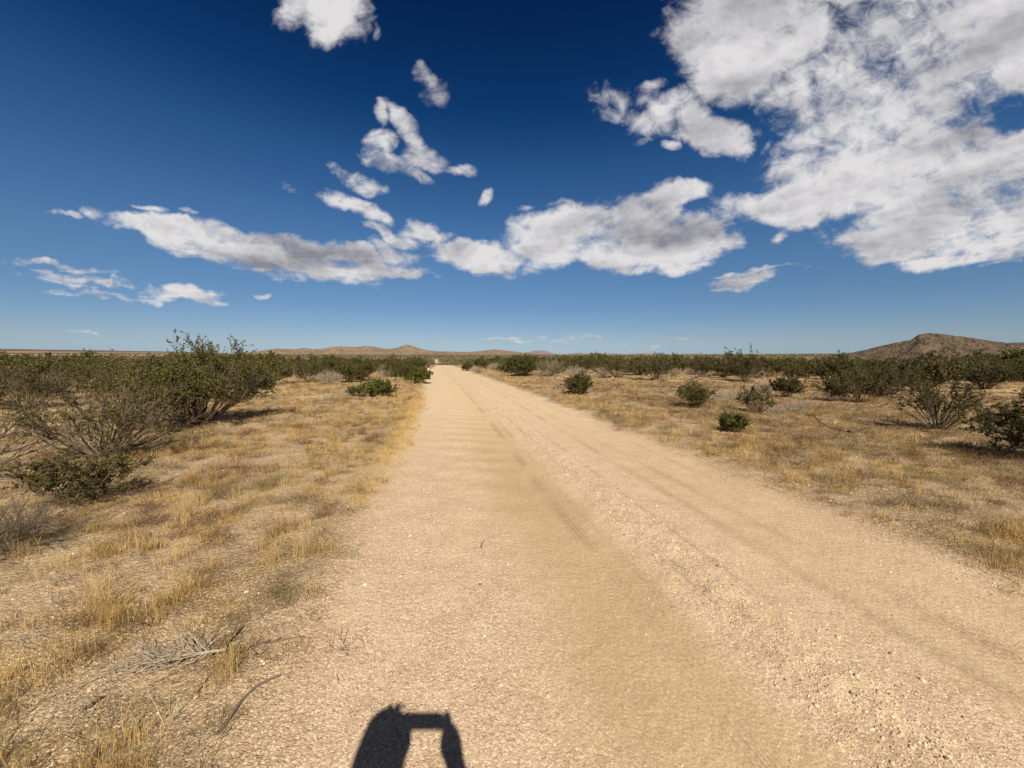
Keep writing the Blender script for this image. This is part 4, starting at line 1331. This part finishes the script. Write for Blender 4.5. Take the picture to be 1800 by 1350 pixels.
def make_person():
    cx, cy = -.145, -.325          # body centre
    # body graph: one continuous surface, clothes as shells
    V = [(cx, cy, 1.02), (cx, cy, 1.18), (cx, cy + .01, 1.36), (cx, cy + .02, 1.50), (cx + .005, cy + .045, 1.60), (cx + .03, cy + .08, 1.745), (cx + .05, cy + .10, 1.845)]
    E = [(0, 1), (1, 2), (2, 3), (3, 4), (4, 5), (5, 6)]
    Rr = [(.155, .115), (.135, .10), (.155, .11), (.13, .09), (.056, .056), (.078, .096), (.07, .085)]
    sh = {}
    for sgn in (-1, 1):
        sx = cx + sgn * .185
        b = len(V)
        wx = sgn * .088
        elbow = (cx + sgn * .27, cy + .13, 1.24) if sgn < 0 else (.19, cy + .20, 1.22)
        V += [(sx, cy + .01, 1.485), elbow, (wx + sgn * .030, -.062, 1.485), (wx + sgn * .014, -.044, 1.535), (wx + sgn * .006, -.030, 1.562)]
        Rr += [.062, .052, .038, (.056, .044), (.042, .030)]
        E += [(3, b), (b, b + 1), (b + 1, b + 2), (b + 2, b + 3), (b + 3, b + 4)]
        palm = b + 4
        # four fingers behind and around the phone's end, each bent, thumb on the near side
        for q in range(4):
            z0 = 1.572 + q * .016
            f = len(V)
            V += [(wx + sgn * .012, -.018, z0), (wx + sgn * .006, .000, z0 + .006), (wx - sgn * .012, .0045, z0 + .004)]
            Rr += [.0095, .0085, .0072]
            E += [(palm, f), (f, f + 1), (f + 1, f + 2)]
        f = len(V)
        V += [(wx + sgn * .004, -.036, 1.580), (wx - sgn * .010, -.030, 1.604), (wx - sgn * .022, -.025, 1.622)]
        Rr += [.012, .0105, .009]
        E += [(palm, f), (f, f + 1), (f + 1, f + 2)]
        # leg
        b = len(V)
        V += [(cx + sgn * .095, cy, .93), (cx + sgn * .11, cy + .02, .52), (cx + sgn * .12, cy - .01, .10), (cx + sgn * .13, cy + .12, .05)]
        Rr += [.088, .060, .042, .038]
        E += [(0, b), (b, b + 1), (b + 1, b + 2), (b + 2, b + 3)]
    body = skin_mesh('person', V, E, Rr, M_SKIN, 0, 2)
    tag(body, 'person holding up a phone, seen only by the shadow at the bottom', 'person')
    # face: nose, ears, eyes as small pieces of the head
    import bmesh

    def blob(name, c, r, sc, mat, sub=2):
        bm = bmesh.new()
        bmesh.ops.create_icosphere(bm, subdivisions=sub, radius=r)
        for v in bm.verts:
            v.co = Vector((c[0] + v.co.x * sc[0], c[1] + v.co.y * sc[1], c[2] + v.co.z * sc[2]))
        me = bpy.data.meshes.new(name); bm.to_mesh(me); bm.free()
        me.polygons.foreach_set('use_smooth', [True] * len(me.polygons))
        return link(name, me, mat, body)
    hx, hy, hz = cx + .042, cy + .09, 1.80
    blob('nose', (hx, hy + .098, hz - .01), .016, (.8, 1.1, 1.5), M_SKIN)
    blob('mouth', (hx, hy + .088, hz - .055), .02, (1.2, .5, .35), flat_mat('lips', (.42, .18, .15), .5, .05))
    for sg in (-1, 1):
        blob('eye', (hx + sg * .03, hy + .085, hz + .015), .011, (1.2, .7, .8), flat_mat('eye_white', (.7, .7, .68), .3, .02))
        blob('ear', (hx + sg * .085, hy, hz), .03, (.35, .7, 1.1), M_SKIN)
    # hair: full, shoulder length, one shell
    hv = [(hx + .005, hy - .02, 1.885), (hx - .005, hy - .035, 1.82), (hx - .02, hy - .05, 1.73), (hx - .035, hy - .06, 1.63), (hx - .045, hy - .07, 1.54)]
    hair = skin_mesh('hair', hv, [(0, 1), (1, 2), (2, 3), (3, 4)], [(.078, .072), (.108, .098), (.122, .085), (.138, .075), (.12, .05)], M_HAIR, 0, 2, body)
    # shirt with sleeves to the elbow
    sv = [(cx, cy, .90), (cx, cy, 1.18), (cx, cy + .01, 1.36), (cx, cy + .02, 1.50), (cx, cy + .03, 1.555)]
    se = [(0, 1), (1, 2), (2, 3), (3, 4)]
    sr = [(.172, .135), (.152, .118), (.172, .128), (.145, .105), (.075, .075)]
    for sgn in (-1, 1):
        elbow = (cx + sgn * .27, cy + .13, 1.24) if sgn < 0 else (.19, cy + .20, 1.22)
        sx = cx + sgn * .185
        b = len(sv)
        midp = tuple(.35 * a + .65 * c for a, c in zip((sx, cy + .01, 1.485), elbow))
        sv += [(sx, cy + .01, 1.485), midp]
        sr += [.078, .064]
        se += [(3, b), (b, b + 1)]
    skin_mesh('shirt', sv, se, sr, M_SHIRT, 0, 2, body)
    tv = [(cx, cy, 1.12), (cx, cy, .97)]
    te = [(0, 1)]
    tr = [(.150, .112), (.165, .125)]
    for sgn in (-1, 1):
        b = len(tv)
        tv += [(cx + sgn * .095, cy, .88), (cx + sgn * .11, cy + .02, .52), (cx + sgn * .12, cy - .01, .12)]
        tr += [.102, .076, .062]
        te += [(1, b), (b, b + 1), (b + 1, b + 2)]
    skin_mesh('trousers', tv, te, tr, M_JEANS, 0, 2, body)
    for sgn in (-1, 1):
        x0 = cx + sgn * .122
        skin_mesh('shoe', [(x0, cy - .03, .055), (x0 + sgn * .004, cy + .07, .05), (x0 + sgn * .01, cy + .17, .04)], [(0, 1), (1, 2)], [(.046, .05), (.046, .042), (.044, .034)], M_SHOE, 0, 2, body)
    # the phone
    import bmesh
    bm = bmesh.new()
    bmesh.ops.create_cube(bm, size=1)
    for v in bm.verts:
        v.co = Vector((v.co.x * .160, v.co.y * .008, v.co.z * .078))
    bmesh.ops.bevel(bm, geom=[e for e in bm.edges if abs(e.verts[0].co.y - e.verts[1].co.y) > .001], offset=.011, segments=5, affect='EDGES')
    me = bpy.data.meshes.new('shell'); bm.to_mesh(me); bm.free()
    ph = empty('phone', (0, -.014, 1.602))
    tag(ph, 'phone held sideways in both hands, its shadow a dark bar between the hands', 'phone')
    link('shell', me, M_PHONE, ph)
    for dx_, dz_ in ((-.058, .018), (-.058, -.008), (-.035, .005)):
        bm = bmesh.new()
        bmesh.ops.create_cone(bm, cap_ends=True, segments=24, radius1=.0085, radius2=.008, depth=.002)
        for v in bm.verts:
            v.co = Vector((v.co.x + dx_, v.co.z + .0052, v.co.y + dz_))
        me = bpy.data.meshes.new('camera_lens'); bm.to_mesh(me); bm.free()
        link('camera_lens', me, M_PHONE, ph)


make_person()
